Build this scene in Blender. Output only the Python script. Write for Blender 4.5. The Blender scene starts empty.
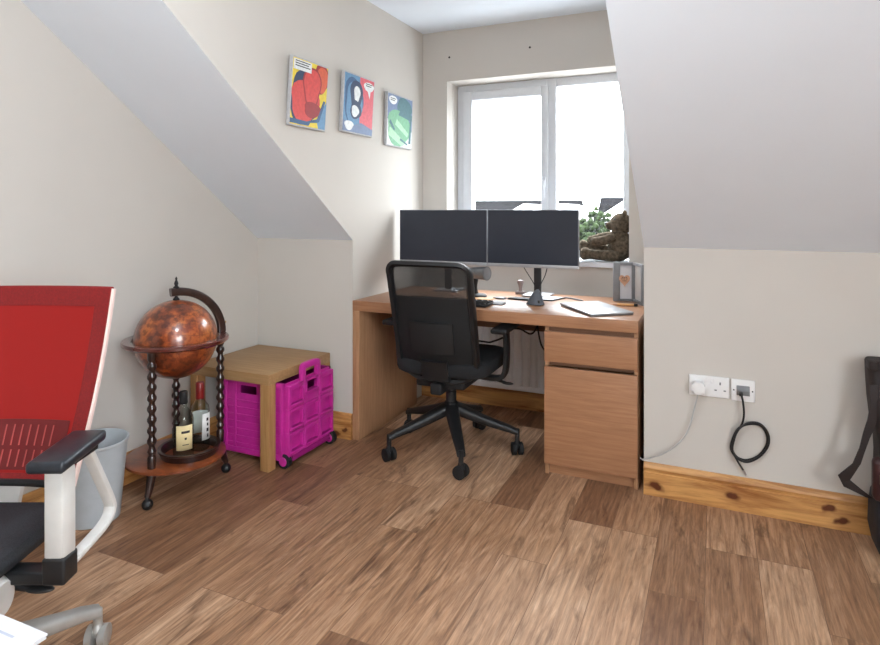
import bpy, bmesh, math, random
from math import sin, cos, pi, radians, sqrt, atan2
from mathutils import Vector, Matrix
random.seed(7)
C = bpy.context.scene.collection
# ------------------------------------------------------------------ camera model
F_PX, YAW, HZ, CAM_H = 606.265, radians(24.3314), 210.034, 1.22
SN, CS = sin(YAW), cos(YAW)
def ray(u, v):
    X = (u - 440) / F_PX
    return (X * CS - SN, X * SN + CS, (HZ - v) / F_PX)
def at_z(u, v, z):
    r = ray(u, v); t = (z - CAM_H) / r[2]
    return Vector((r[0] * t, r[1] * t, z))
def at_y(u, v, y):
    r = ray(u, v); t = y / r[1]
    return Vector((r[0] * t, y, CAM_H + r[2] * t))
def at_x(u, v, x):
    r = ray(u, v); t = x / r[0]
    return Vector((x, r[1] * t, CAM_H + r[2] * t))
# room constants
K, L, XL, XR, KZ, SL, W, CZ = 2.7523, -2.3989, -1.7554, -.2764, 1.0589, .7302, 3.6081, 2.3831
XE, YB = 2.1, -2.1
YC = K - (CZ - KZ) / SL            # where the slope meets the flat ceiling
# ------------------------------------------------------------------ materials
def lin(c):
    r = []
    for v in c[:3]:
        v /= 255.0
        r.append(v / 12.92 if v <= .04045 else ((v + .055) / 1.055) ** 2.4)
    return (r[0], r[1], r[2], 1)
def new_mat(name):
    m = bpy.data.materials.new(name); m.use_nodes = True
    nt = m.node_tree; b = nt.nodes['Principled BSDF']
    return m, nt, b
def node(nt, t, **kw):
    n = nt.nodes.new(t)
    for k, v in kw.items(): setattr(n, k, v)
    return n
def ramp(nt, stops):
    r = node(nt, 'ShaderNodeValToRGB'); e = r.color_ramp.elements
    while len(e) < len(stops): e.new(.5)
    for i, (p, c) in enumerate(stops): e[i].position = p; e[i].color = lin(c)
    return r
def mat(name, c, rough=.5, metal=0, var=.06, scale=20, bump=0, bscale=200, coat=0, spec=.5, trans=0):
    """plain material with a faint procedural mottling"""
    m, nt, b = new_mat(name)
    tc = node(nt, 'ShaderNodeTexCoord')
    n = node(nt, 'ShaderNodeTexNoise'); n.inputs['Scale'].default_value = scale; n.inputs['Detail'].default_value = 3
    nt.links.new(tc.outputs['Object'], n.inputs['Vector'])
    lo = [max(0, x * (1 - var)) for x in c]; hi = [min(255, x * (1 + var)) for x in c]
    r = ramp(nt, [(.3, lo), (.7, hi)])
    nt.links.new(n.outputs['Fac'], r.inputs['Fac']); nt.links.new(r.outputs['Color'], b.inputs['Base Color'])
    b.inputs['Roughness'].default_value = rough; b.inputs['Metallic'].default_value = metal
    b.inputs['Coat Weight'].default_value = coat; b.inputs['Specular IOR Level'].default_value = spec
    if coat: b.inputs['Coat Roughness'].default_value = .06
    if trans: b.inputs['Transmission Weight'].default_value = trans
    if bump:
        n2 = node(nt, 'ShaderNodeTexNoise'); n2.inputs['Scale'].default_value = bscale; n2.inputs['Detail'].default_value = 2
        nt.links.new(tc.outputs['Object'], n2.inputs['Vector'])
        bp = node(nt, 'ShaderNodeBump'); bp.inputs['Strength'].default_value = bump; bp.inputs['Distance'].default_value = .002
        nt.links.new(n2.outputs['Fac'], bp.inputs['Height']); nt.links.new(bp.outputs['Normal'], b.inputs['Normal'])
    return m
def wood(name, c1, c2, axis='X', scale=6, rough=.45, stretch=14, spec=.4, knots=None, coat=0, contrast=(.3, .7)):
    """straight grain along an axis of the object's own coordinates"""
    m, nt, b = new_mat(name)
    tc = node(nt, 'ShaderNodeTexCoord'); mp = node(nt, 'ShaderNodeMapping')
    s = {'X': (1, stretch, stretch), 'Y': (stretch, 1, stretch), 'Z': (stretch, stretch, 1)}[axis]
    mp.inputs['Scale'].default_value = s
    nt.links.new(tc.outputs['Object'], mp.inputs['Vector'])
    n = node(nt, 'ShaderNodeTexNoise'); n.inputs['Scale'].default_value = scale; n.inputs['Detail'].default_value = 6
    n.inputs['Roughness'].default_value = .62; n.inputs['Distortion'].default_value = .6
    nt.links.new(mp.outputs['Vector'], n.inputs['Vector'])
    r = ramp(nt, [(contrast[0], c1), (contrast[1], c2)])
    nt.links.new(n.outputs['Fac'], r.inputs['Fac'])
    out = r.outputs['Color']
    if knots:
        nz = node(nt, 'ShaderNodeTexNoise'); nz.inputs['Scale'].default_value = 14
        nt.links.new(tc.outputs['Object'], nz.inputs['Vector'])
        vm = node(nt, 'ShaderNodeVectorMath', operation='MULTIPLY_ADD'); vm.inputs[1].default_value = (.09, .09, .05)
        nt.links.new(nz.outputs['Color'], vm.inputs[0]); nt.links.new(tc.outputs['Object'], vm.inputs[2])
        for (cx, cy, cz), (rx, ry, rz) in knots[1]:
            mp2 = node(nt, 'ShaderNodeMapping'); mp2.vector_type = 'TEXTURE'
            mp2.inputs['Location'].default_value = (cx + .045, cy + .045, cz + .025); mp2.inputs['Scale'].default_value = (rx, ry, rz)
            nt.links.new(vm.outputs['Vector'], mp2.inputs['Vector'])
            ln = node(nt, 'ShaderNodeVectorMath', operation='LENGTH'); nt.links.new(mp2.outputs['Vector'], ln.inputs[0])
            kr = ramp(nt, [(.35, (255, 255, 255)), (.62, (96, 96, 96)), (1.0, (0, 0, 0))]); nt.links.new(ln.outputs['Value'], kr.inputs['Fac'])
            mx = node(nt, 'ShaderNodeMix', data_type='RGBA'); mx.inputs['B'].default_value = lin(knots[0])
            nt.links.new(kr.outputs['Color'], mx.inputs['Factor']); nt.links.new(out, mx.inputs['A']); out = mx.outputs['Result']
    nt.links.new(out, b.inputs['Base Color'])
    b.inputs['Roughness'].default_value = rough; b.inputs['Specular IOR Level'].default_value = spec
    b.inputs['Coat Weight'].default_value = coat; b.inputs['Coat Roughness'].default_value = .08
    bp = node(nt, 'ShaderNodeBump'); bp.inputs['Strength'].default_value = .08; bp.inputs['Distance'].default_value = .002
    nt.links.new(n.outputs['Fac'], bp.inputs['Height']); nt.links.new(bp.outputs['Normal'], b.inputs['Normal'])
    return m
def mesh_fabric(name, c, open_, density=260, rough=.7, translucent=.0, axes=('X', 'Z')):
    """woven mesh: threads with see-through holes between them"""
    m, nt, b = new_mat(name)
    b.inputs['Base Color'].default_value = lin(c); b.inputs['Roughness'].default_value = rough
    tc = node(nt, 'ShaderNodeTexCoord'); sp = node(nt, 'ShaderNodeSeparateXYZ'); nt.links.new(tc.outputs['Object'], sp.inputs[0])
    hs = []
    for ax in axes:
        mu = node(nt, 'ShaderNodeMath', operation='MULTIPLY'); mu.inputs[1].default_value = density
        nt.links.new(sp.outputs[ax], mu.inputs[0])
        fr = node(nt, 'ShaderNodeMath', operation='FRACT'); nt.links.new(mu.outputs[0], fr.inputs[0])
        gt = node(nt, 'ShaderNodeMath', operation='LESS_THAN'); gt.inputs[1].default_value = sqrt(open_)
        nt.links.new(fr.outputs[0], gt.inputs[0]); hs.append(gt)
    h = node(nt, 'ShaderNodeMath', operation='MULTIPLY'); nt.links.new(hs[0].outputs[0], h.inputs[0]); nt.links.new(hs[1].outputs[0], h.inputs[1])
    out = nt.nodes['Material Output']; tr = node(nt, 'ShaderNodeBsdfTransparent'); mx = node(nt, 'ShaderNodeMixShader')
    surf = b.outputs[0]
    if translucent:
        tl = node(nt, 'ShaderNodeBsdfTranslucent'); tl.inputs['Color'].default_value = lin(c)
        m2 = node(nt, 'ShaderNodeMixShader'); m2.inputs[0].default_value = translucent
        nt.links.new(b.outputs[0], m2.inputs[1]); nt.links.new(tl.outputs[0], m2.inputs[2]); surf = m2.outputs[0]
    nt.links.new(h.outputs[0], mx.inputs[0]); nt.links.new(surf, mx.inputs[1]); nt.links.new(tr.outputs[0], mx.inputs[2])
    nt.links.new(mx.outputs[0], out.inputs['Surface'])
    return m
def pane_glass(name, tint=(255, 255, 255), refl=.06):
    m, nt, b = new_mat(name); out = nt.nodes['Material Output']
    tr = node(nt, 'ShaderNodeBsdfTransparent'); tr.inputs[0].default_value = lin(tint)
    gl = node(nt, 'ShaderNodeBsdfGlossy'); gl.inputs['Roughness'].default_value = .02
    lw = node(nt, 'ShaderNodeLayerWeight'); lw.inputs['Blend'].default_value = .5
    pw = node(nt, 'ShaderNodeMath', operation='POWER'); pw.inputs[1].default_value = 4; nt.links.new(lw.outputs['Facing'], pw.inputs[0])
    ma = node(nt, 'ShaderNodeMath', operation='MULTIPLY_ADD'); ma.inputs[1].default_value = .7; ma.inputs[2].default_value = refl * .5; ma.use_clamp = True
    nt.links.new(pw.outputs[0], ma.inputs[0])
    mx = node(nt, 'ShaderNodeMixShader'); nt.links.new(ma.outputs[0], mx.inputs[0])
    nt.links.new(tr.outputs[0], mx.inputs[1]); nt.links.new(gl.outputs[0], mx.inputs[2]); nt.links.new(mx.outputs[0], out.inputs['Surface'])
    return m
def floor_mat():
    m, nt, b = new_mat('plank floor')
    g = node(nt, 'ShaderNodeTexCoord'); sp = node(nt, 'ShaderNodeSeparateXYZ'); nt.links.new(g.outputs['Object'], sp.inputs[0])
    cb = node(nt, 'ShaderNodeCombineXYZ'); nt.links.new(sp.outputs['Y'], cb.inputs['X']); nt.links.new(sp.outputs['X'], cb.inputs['Y'])
    mp = node(nt, 'ShaderNodeMapping'); mp.inputs['Location'].default_value = (.37, .192, 0); nt.links.new(cb.outputs[0], mp.inputs[0])
    def brick(mort):
        br = node(nt, 'ShaderNodeTexBrick'); br.offset = .37; br.offset_frequency = 3; br.squash = 1
        br.inputs['Scale'].default_value = 1; br.inputs['Brick Width'].default_value = .92; br.inputs['Row Height'].default_value = .165
        br.inputs['Mortar Size'].default_value = mort; br.inputs['Mortar Smooth'].default_value = .3; br.inputs['Bias'].default_value = 0
        br.inputs['Color1'].default_value = (0, 0, 0, 1); br.inputs['Color2'].default_value = (1, 1, 1, 1); br.inputs['Mortar'].default_value = (.5, .5, .5, 1)
        nt.links.new(mp.outputs[0], br.inputs['Vector']); return br
    br = brick(.0012)
    # per-plank offset of the grain
    sc = node(nt, 'ShaderNodeVectorMath', operation='SCALE'); sc.inputs['Scale'].default_value = 13.7; nt.links.new(br.outputs['Color'], sc.inputs[0])
    ad = node(nt, 'ShaderNodeVectorMath', operation='ADD'); nt.links.new(mp.outputs[0], ad.inputs[0]); nt.links.new(sc.outputs[0], ad.inputs[1])
    def noise(scale, sx, sy, detail, dist, rough=.6):
        q = node(nt, 'ShaderNodeMapping'); q.inputs['Scale'].default_value = (sx, sy, 1); nt.links.new(ad.outputs[0], q.inputs[0])
        n = node(nt, 'ShaderNodeTexNoise'); n.inputs['Scale'].default_value = scale; n.inputs['Detail'].default_value = detail
        n.inputs['Distortion'].default_value = dist; n.inputs['Roughness'].default_value = rough; nt.links.new(q.outputs[0], n.inputs[0]); return n
    fine = noise(15, .33, 6.5, 8, .5, .74); broad = noise(3.4, .8, 6.5, 6, 2.2, .62); blotch = noise(2.2, 1.1, 4.5, 4, 1.2)
    r1 = ramp(nt, [(.25, (158, 122, 96)), (.5, (200, 162, 130)), (.75, (226, 192, 162))]); nt.links.new(broad.outputs['Fac'], r1.inputs[0])
    r2 = ramp(nt, [(.3, (112, 90, 74)), (.6, (255, 252, 248))]); nt.links.new(fine.outputs['Fac'], r2.inputs[0])
    m1 = node(nt, 'ShaderNodeMix', data_type='RGBA', blend_type='MULTIPLY'); m1.inputs['Factor'].default_value = .64
    nt.links.new(r1.outputs[0], m1.inputs['A']); nt.links.new(r2.outputs[0], m1.inputs['B'])
    r3 = ramp(nt, [(.0, (176, 158, 146)), (.5, (232, 222, 213)), (1, (255, 255, 255))]); nt.links.new(br.outputs['Color'], r3.inputs[0])
    m2 = node(nt, 'ShaderNodeMix', data_type='RGBA', blend_type='MULTIPLY'); m2.inputs['Factor'].default_value = 1
    nt.links.new(m1.outputs['Result'], m2.inputs['A']); nt.links.new(r3.outputs[0], m2.inputs['B'])
    # dark figure and knots
    r4 = ramp(nt, [(.32, (104, 80, 66)), (.44, (255, 255, 255))]); nt.links.new(blotch.outputs['Fac'], r4.inputs[0])
    m3 = node(nt, 'ShaderNodeMix', data_type='RGBA', blend_type='MULTIPLY'); m3.inputs['Factor'].default_value = .55
    nt.links.new(m2.outputs['Result'], m3.inputs['A']); nt.links.new(r4.outputs[0], m3.inputs['B'])
    m4 = node(nt, 'ShaderNodeMix', data_type='RGBA'); m4.inputs['B'].default_value = lin((84, 62, 48))
    ml = node(nt, 'ShaderNodeMath', operation='MULTIPLY'); ml.inputs[1].default_value = .6
    nt.links.new(br.outputs['Fac'], ml.inputs[0]); nt.links.new(ml.outputs[0], m4.inputs['Factor']); nt.links.new(m3.outputs['Result'], m4.inputs['A'])
    nt.links.new(m4.outputs['Result'], b.inputs['Base Color'])
    rr = node(nt, 'ShaderNodeMapRange'); rr.inputs['To Min'].default_value = .42; rr.inputs['To Max'].default_value = .58
    nt.links.new(fine.outputs['Fac'], rr.inputs['Value']); nt.links.new(rr.outputs[0], b.inputs['Roughness'])
    b.inputs['Specular IOR Level'].default_value = .4
    bp = node(nt, 'ShaderNodeBump'); bp.inputs['Strength'].default_value = .12; bp.inputs['Distance'].default_value = .002
    nt.links.new(fine.outputs['Fac'], bp.inputs['Height']); nt.links.new(bp.outputs[0], b.inputs['Normal'])
    return m
def globe_mat():
    m, nt, b = new_mat('antique map'); tc = node(nt, 'ShaderNodeTexCoord')
    n = node(nt, 'ShaderNodeTexNoise'); n.inputs['Scale'].default_value = 7; n.inputs['Detail'].default_value = 5; n.inputs['Roughness'].default_value = .62
    nt.links.new(tc.outputs['Object'], n.inputs[0])
    r = ramp(nt, [(.3, (74, 32, 18)), (.45, (128, 58, 26)), (.52, (176, 92, 40)), (.7, (196, 122, 62))]); nt.links.new(n.outputs['Fac'], r.inputs[0])
    n2 = node(nt, 'ShaderNodeTexNoise'); n2.inputs['Scale'].default_value = 42; n2.inputs['Detail'].default_value = 5; nt.links.new(tc.outputs['Object'], n2.inputs[0])
    r2 = ramp(nt, [(.42, (120, 84, 64)), (.55, (255, 255, 255))]); nt.links.new(n2.outputs['Fac'], r2.inputs[0])
    mx = node(nt, 'ShaderNodeMix', data_type='RGBA', blend_type='MULTIPLY'); mx.inputs['Factor'].default_value = .7
    nt.links.new(r.outputs[0], mx.inputs['A']); nt.links.new(r2.outputs[0], mx.inputs['B'])
    # red-tinted lands
    n3 = node(nt, 'ShaderNodeTexNoise'); n3.inputs['Scale'].default_value = 4.5; nt.links.new(tc.outputs['Object'], n3.inputs[0])
    r3 = ramp(nt, [(.52, (0, 0, 0)), (.62, (150, 150, 150))]); nt.links.new(n3.outputs['Fac'], r3.inputs[0])
    m2 = node(nt, 'ShaderNodeMix', data_type='RGBA'); m2.inputs['B'].default_value = lin((150, 52, 30))
    nt.links.new(r3.outputs[0], m2.inputs['Factor']); nt.links.new(mx.outputs['Result'], m2.inputs['A'])
    # meridians and parallels
    sp = node(nt, 'ShaderNodeSeparateXYZ'); nt.links.new(tc.outputs['Object'], sp.inputs[0])
    an = node(nt, 'ShaderNodeMath', operation='ARCTAN2'); nt.links.new(sp.outputs['Y'], an.inputs[0]); nt.links.new(sp.outputs['X'], an.inputs[1])
    ms = []
    for src, k in ((an.outputs[0], 12 / pi), (sp.outputs['Z'], 26.0)):
        mu = node(nt, 'ShaderNodeMath', operation='MULTIPLY'); mu.inputs[1].default_value = k; nt.links.new(src, mu.inputs[0])
        fr = node(nt, 'ShaderNodeMath', operation='FRACT'); nt.links.new(mu.outputs[0], fr.inputs[0])
        lt = node(nt, 'ShaderNodeMath', operation='LESS_THAN'); lt.inputs[1].default_value = .045; nt.links.new(fr.outputs[0], lt.inputs[0]); ms.append(lt)
    mxm = node(nt, 'ShaderNodeMath', operation='MAXIMUM'); nt.links.new(ms[0].outputs[0], mxm.inputs[0]); nt.links.new(ms[1].outputs[0], mxm.inputs[1])
    hf = node(nt, 'ShaderNodeMath', operation='MULTIPLY'); hf.inputs[1].default_value = .45; nt.links.new(mxm.outputs[0], hf.inputs[0])
    m3 = node(nt, 'ShaderNodeMix', data_type='RGBA'); m3.inputs['B'].default_value = lin((82, 40, 22))
    nt.links.new(hf.outputs[0], m3.inputs['Factor']); nt.links.new(m2.outputs['Result'], m3.inputs['A'])
    nt.links.new(m3.outputs['Result'], b.inputs['Base Color'])
    b.inputs['Roughness'].default_value = .3; b.inputs['Coat Weight'].default_value = .7; b.inputs['Coat Roughness'].default_value = .09
    return m
def tiles_mat(name, c1, c2, sx, sy):
    m, nt, b = new_mat(name); tc = node(nt, 'ShaderNodeTexCoord')
    mp = node(nt, 'ShaderNodeMapping'); nt.links.new(tc.outputs['Object'], mp.inputs[0])
    br = node(nt, 'ShaderNodeTexBrick'); br.inputs['Scale'].default_value = 1; br.inputs['Brick Width'].default_value = sx; br.inputs['Row Height'].default_value = sy
    br.inputs['Mortar Size'].default_value = .02; br.inputs['Color1'].default_value = lin(c1); br.inputs['Color2'].default_value = lin(c2); br.inputs['Mortar'].default_value = lin((20, 20, 22))
    nt.links.new(mp.outputs[0], br.inputs[0]); nt.links.new(br.outputs[0], b.inputs['Base Color']); b.inputs['Roughness'].default_value = .8
    b.inputs['Specular IOR Level'].default_value = .03
    return m

M = {}
M['wall'] = mat('wall paint', (200, 195, 188), .85, var=.008, scale=3, bump=.04, bscale=300, spec=.25)
M['white'] = mat('white ceiling paint', (226, 234, 243), .85, var=.006, scale=3, bump=.04, bscale=300, spec=.25)
M['floor'] = floor_mat()
pine_args = ((136, 80, 36), (206, 154, 94))
M['pineX'] = wood('varnished pine along x', *pine_args, axis='X', scale=2.6, stretch=9, rough=.35, coat=.25, contrast=(.32, .6), knots=((92, 44, 20), [((x_, K, z_), (rx_, .2, rz_)) for x_, z_, rx_, rz_ in ((-.235, .04, .06, .03), (.065, .058, .06, .034), (.40, .075, .05, .03), (.44, .03, .05, .03), (.72, .06, .05, .03), (-1.79, .05, .03, .03), (-1.83, .02, .04, .03), (-.95, .06, .04, .03))]))
M['pineY'] = wood('varnished pine along y', *pine_args, axis='Y', scale=2.6, stretch=9, rough=.35, coat=.25, contrast=(.32, .6), knots=((92, 44, 20), [((L, y_, z_), (.2, .05, .03)) for y_, z_ in ((1.2, .06), (1.75, .05), (2.3, .07))]))
M['oakX'] = wood('desk oak veneer', (150, 104, 74), (174, 128, 94), 'X', 5, .34, 16, .6)
M['oakZ'] = wood('desk oak veneer upright', (158, 116, 84), (180, 138, 104), 'Z', 5, .42, 16, .4)
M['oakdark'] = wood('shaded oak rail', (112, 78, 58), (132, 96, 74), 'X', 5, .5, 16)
M['tableX'] = wood('table oak', (152, 116, 76), (176, 140, 98), 'X', 5, .45, 15)
M['tableZ'] = wood('table oak leg', (158, 116, 72), (184, 142, 94), 'Z', 5, .45, 15)
M['black'] = mat('black plastic', (26, 27, 29), .45, var=.1)
M['blackm'] = mat('matt black', (18, 18, 20), .7, var=.1)
M['blackfab'] = mat('black fabric', (24, 25, 28), .9, var=.2, scale=150, bump=.4, bscale=500)
M['screen'] = mat('dark screen', (44, 49, 60), .32, var=.02, spec=.45)
M['silver'] = mat('silver plastic', (176, 178, 182), .35, metal=.5, var=.03)
M['grey'] = mat('grey metal', (120, 122, 124), .4, metal=.6, var=.05)
M['greypl'] = mat('grey plastic', (128, 130, 134), .5, var=.05)
M['upvc'] = mat('white window plastic', (210, 214, 220), .35, var=.01)
M['glass'] = pane_glass('window glass')
M['rad'] = mat('radiator enamel', (228, 229, 230), .35, var=.01)
M['whitepl'] = mat('white plastic', (228, 228, 228), .4, var=.01)
M['paper'] = mat('paper', (216, 217, 222), .8, var=.01)
M['red'] = mesh_fabric('red chair mesh', (178, 34, 30), .1, 320, .75, .35)
M['redshaded'] = mat('shaded red mesh', (126, 20, 20), .85, var=.08, scale=200, bump=.3, bscale=600)  # mesh red with shade worked into the colour
M['piping'] = mat('pale piping', (232, 206, 198), .5, var=.02)
M['chairwhite'] = mat('white chair plastic', (206, 204, 200), .35, var=.02)
M['chairgrey'] = mat('grey cast metal', (170, 168, 164), .35, metal=.4, var=.04)
M['blackmesh'] = mesh_fabric('black chair mesh', (20, 21, 23), .11, 330, .7)
M['blackmesh2'] = mat('black seat mesh', (30, 33, 38), .7, var=.35, scale=260, bump=.5, bscale=500)
M['mousegrey'] = mat('slate grey rubber', (78, 82, 90), .55, var=.08)
M['taupe'] = mat('taupe plastic', (128, 116, 114), .5)
M['silverdk'] = mat('brushed silver', (128, 130, 134), .35, metal=.6, var=.06)
M['armpad'] = mat('arm pad rubber', (34, 38, 44), .38, var=.12, scale=60, bump=.15, bscale=300)
M['magenta'] = mat('magenta plastic', (196, 44, 150), .42, var=.04)
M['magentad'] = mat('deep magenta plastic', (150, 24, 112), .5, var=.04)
M['darkwood'] = mat('dark stained wood', (42, 24, 20), .28, var=.25, scale=30, coat=.5)
M['ringwood'] = wood('polished red wood', (70, 28, 22), (104, 46, 36), 'X', 5, .25, 6, .5, coat=.8)
M['traywood'] = wood('tray map wood', (92, 42, 22), (150, 78, 40), 'X', 9, .3, 2, .5, coat=.5)
M['globe'] = globe_mat()
M['brass'] = mat('brass', (170, 140, 90), .3, metal=.9, var=.05)
M['clear'] = pane_glass('bottle glass', (222, 226, 222))
M['redcap'] = mat('red foil cap', (120, 22, 22), .4, var=.05)
M['label'] = mat('cream label', (226, 208, 158), .7, var=.03)
M['labelw'] = mat('white label', (214, 214, 212), .7, var=.03)
M['ink'] = mat('printing ink', (40, 36, 40), .7)
M['bin'] = mat('grey bin plastic', (176, 182, 186), .45, var=.02)
M['bear'] = mat('brown plush', (88, 78, 66), 1, var=.25, scale=60, bump=1, bscale=220, spec=.1)
M['bearpaw'] = mat('dark plush paw', (52, 40, 34), 1, var=.2, scale=60, spec=.1)
M['bearnose'] = mat('bear nose', (18, 16, 16), .4)
M['peg'] = wood('pale wood', (206, 150, 92), (226, 178, 120), 'X', 8, .55, 8)
M['heart'] = wood('wooden heart', (196, 150, 120), (222, 178, 150), 'X', 8, .6, 6)
M['leather'] = mat('dark brown leather', (34, 23, 22), .65, var=.15, scale=40, bump=.3, bscale=200)
M['leatherr'] = mat('oxblood leather', (50, 22, 24), .45, var=.15, scale=40, bump=.2, bscale=200)
M['navy'] = mat('dark navy fabric', (24, 28, 36), .7, var=.15, scale=80)
M['cablegrey'] = mat('grey cable', (176, 176, 174), .5)
M['cableblack'] = mat('black cable', (24, 24, 25), .5)
M['screw'] = mat('dark screw', (40, 36, 34), .5, metal=.5)
M['roof'] = tiles_mat('slate roof', (8, 8, 9), (13, 13, 16), .45, .28)
M['render'] = mat('white render', (226, 226, 226), .9, var=.02)
M['leaf'] = mat('leaves', (22, 30, 14), .9, var=.5, scale=6, spec=.1)
M['bark'] = mat('bark', (70, 56, 44), .9, var=.2)
M['ground'] = mat('paved yard', (98, 96, 94), .95, var=.2, scale=2)
M['tip'] = mat('metal tip', (170, 170, 172), .3, metal=.9)
for k, c in dict(yellow=(226, 202, 62), red=(206, 70, 66), reddark=(150, 44, 48), blue=(96, 140, 176), bluedark=(58, 92, 130), navy=(44, 62, 92),
                 pink=(212, 96, 106), pale=(222, 226, 226), green=(112, 168, 132), greenlight=(160, 204, 170), teal=(70, 110, 118), slate=(110, 128, 160), edge=(176, 176, 178), orange=(206, 92, 60)).items():
    M['art_' + k] = mat('print ' + k, c, .6, var=.05, scale=60)
# ------------------------------------------------------------------ mesh builder
class MB:
    def __init__(s): s.bm = bmesh.new()
    def _face(s, vs, mi=0):
        try:
            f = s.bm.faces.new(vs); f.material_index = mi; return f
        except ValueError: return None
    def box(s, x0, x1, y0, y1, z0, z1, mi=0, T=None, bev=0):
        b2 = bmesh.new()
        v = [b2.verts.new((x, y, z)) for x in (x0, x1) for y in (y0, y1) for z in (z0, z1)]
        for q in ((0, 1, 3, 2), (4, 6, 7, 5), (0, 4, 5, 1), (2, 3, 7, 6), (0, 2, 6, 4), (1, 5, 7, 3)): b2.faces.new([v[i] for i in q])
        if bev: bmesh.ops.bevel(b2, geom=b2.edges[:], offset=bev, segments=3, profile=.5, affect='EDGES')
        s._merge(b2, mi, T); return s
    def _merge(s, b2, mi=0, T=None):
        if T is not None: bmesh.ops.transform(b2, matrix=T, verts=b2.verts)
        mp = {}
        for v in b2.verts: mp[v] = s.bm.verts.new(v.co)
        for f in b2.faces: s._face([mp[v] for v in f.verts], mi)
        b2.free()
    def prism(s, poly, axis, a, b, mi=0, T=None, bev=0, mis=None):
        """poly: 2-D points in the two other axes (xy for z, xz for y, yz for x)"""
        b2 = bmesh.new()
        def p3(p, t): return {'x': (t, p[0], p[1]), 'y': (p[0], t, p[1]), 'z': (p[0], p[1], t)}[axis]
        A = [b2.verts.new(p3(p, a)) for p in poly]; B = [b2.verts.new(p3(p, b)) for p in poly]
        n = len(poly); b2.faces.new(A[::-1]); b2.faces.new(B)
        for i in range(n):
            f = b2.faces.new((A[i], A[(i + 1) % n], B[(i + 1) % n], B[i]))
            if mis and i in mis: f.material_index = mis[i]
        if bev: bmesh.ops.bevel(b2, geom=b2.edges[:], offset=bev, segments=2, profile=.5, affect='EDGES')
        if mis:
            mp = {}
            for v in b2.verts: mp[v] = s.bm.verts.new(v.co)
            for f in b2.faces: s._face([mp[v] for v in f.verts], f.material_index)
            b2.free(); return s
        s._merge(b2, mi, T); return s
    def loft(s, rings, mi=0, closed_ends=True, loop=False):
        R = [[s.bm.verts.new(p) for p in r] for r in rings]; n = len(R[0]); m = len(R)
        for i in range(m if loop else m - 1):
            A, B = R[i], R[(i + 1) % m]
            for j in range(n): s._face((A[j], A[(j + 1) % n], B[(j + 1) % n], B[j]), mi)
        if closed_ends and not loop:
            s._face(R[0][::-1], mi); s._face(R[-1], mi)
        return s
    def tube(s, path, r, n=10, mi=0, loop=False, rx=None, ry=None, up=None):
        """sweep a circle (or an ellipse / flat strip, rx by ry) along a path"""
        P = [Vector(p) for p in path]; m = len(P); rings = []; prev = Vector(up) if up else None
        for i in range(m):
            if loop: t = P[(i + 1) % m] - P[i - 1]
            else: t = P[min(i + 1, m - 1)] - P[max(i - 1, 0)]
            t.normalize()
            if prev is None: prev = Vector((0, 0, 1)) if abs(t.z) < .9 else Vector((1, 0, 0))
            u = prev - t * prev.dot(t)
            if u.length < 1e-6: u = t.orthogonal()
            u.normalize(); w = t.cross(u)
            if not up: prev = u
            ri = r[i] if isinstance(r, (list, tuple)) else r
            a, b = (rx or ri), (ry or ri)
            if rx: # rounded flat section
                rings.append([P[i] + u * (a * math.copysign(abs(cos(k * 2 * pi / n + pi / n)) ** .5, cos(k * 2 * pi / n + pi / n))) + w * (b * math.copysign(abs(sin(k * 2 * pi / n + pi / n)) ** .5, sin(k * 2 * pi / n + pi / n))) for k in range(n)])
            else:
                rings.append([P[i] + u * a * cos(k * 2 * pi / n) + w * b * sin(k * 2 * pi / n) for k in range(n)])
        return s.loft(rings, mi, True, loop)
    def cyl(s, p0, p1, r0, r1=None, n=20, mi=0):
        return s.tube([p0, p1], [r0, r0 if r1 is None else r1], n, mi)
    def lathe(s, prof, c, n=28, mi=0, axis='z'):
        """prof: (radius, height) from the bottom up; open tops where r > 0 are capped"""
        rings = []
        for r, h in prof:
            r = max(r, 1e-4)
            if axis == 'z': rings.append([(c[0] + r * cos(k * 2 * pi / n), c[1] + r * sin(k * 2 * pi / n), c[2] + h) for k in range(n)])
            elif axis == 'y': rings.append([(c[0] + r * cos(k * 2 * pi / n), c[1] + h, c[2] + r * sin(k * 2 * pi / n)) for k in range(n)])
            else: rings.append([(c[0] + h, c[1] + r * cos(k * 2 * pi / n), c[2] + r * sin(k * 2 * pi / n)) for k in range(n)])
        return s.loft(rings, mi)
    def ell(s, c, r, n=20, m=12, mi=0, T=None):
        b2 = bmesh.new(); bmesh.ops.create_uvsphere(b2, u_segments=n, v_segments=m, radius=1)
        bmesh.ops.scale(b2, vec=r if not isinstance(r, (int, float)) else (r, r, r), verts=b2.verts)
        if T is not None: bmesh.ops.transform(b2, matrix=T, verts=b2.verts)
        bmesh.ops.translate(b2, vec=c, verts=b2.verts); s._merge(b2, mi); return s
    def quad(s, pts, mi=0):
        s._face([s.bm.verts.new(p) for p in pts], mi); return s
    def build(s, name, ms, parent=None, loc=None, local=False, sharp=38, label=None):
        bmesh.ops.recalc_face_normals(s.bm, faces=s.bm.faces)
        for f in s.bm.faces: f.smooth = True
        for e in s.bm.edges:
            if len(e.link_faces) == 2 and e.link_faces[0].normal.length > 0 and e.link_faces[1].normal.length > 0:
                if e.link_faces[0].normal.angle(e.link_faces[1].normal) > radians(sharp): e.smooth = False
        org = Vector((0, 0, 0))
        if not local:
            p = parent
            while p is not None: org += p.location; p = p.parent
            if loc is not None: org += Vector(loc)
        bmesh.ops.translate(s.bm, vec=-org, verts=s.bm.verts)
        me = bpy.data.meshes.new(name); s.bm.to_mesh(me); s.bm.free()
        for m in (ms if isinstance(ms, (list, tuple)) else [ms]): me.materials.append(M[m] if isinstance(m, str) else m)
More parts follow.
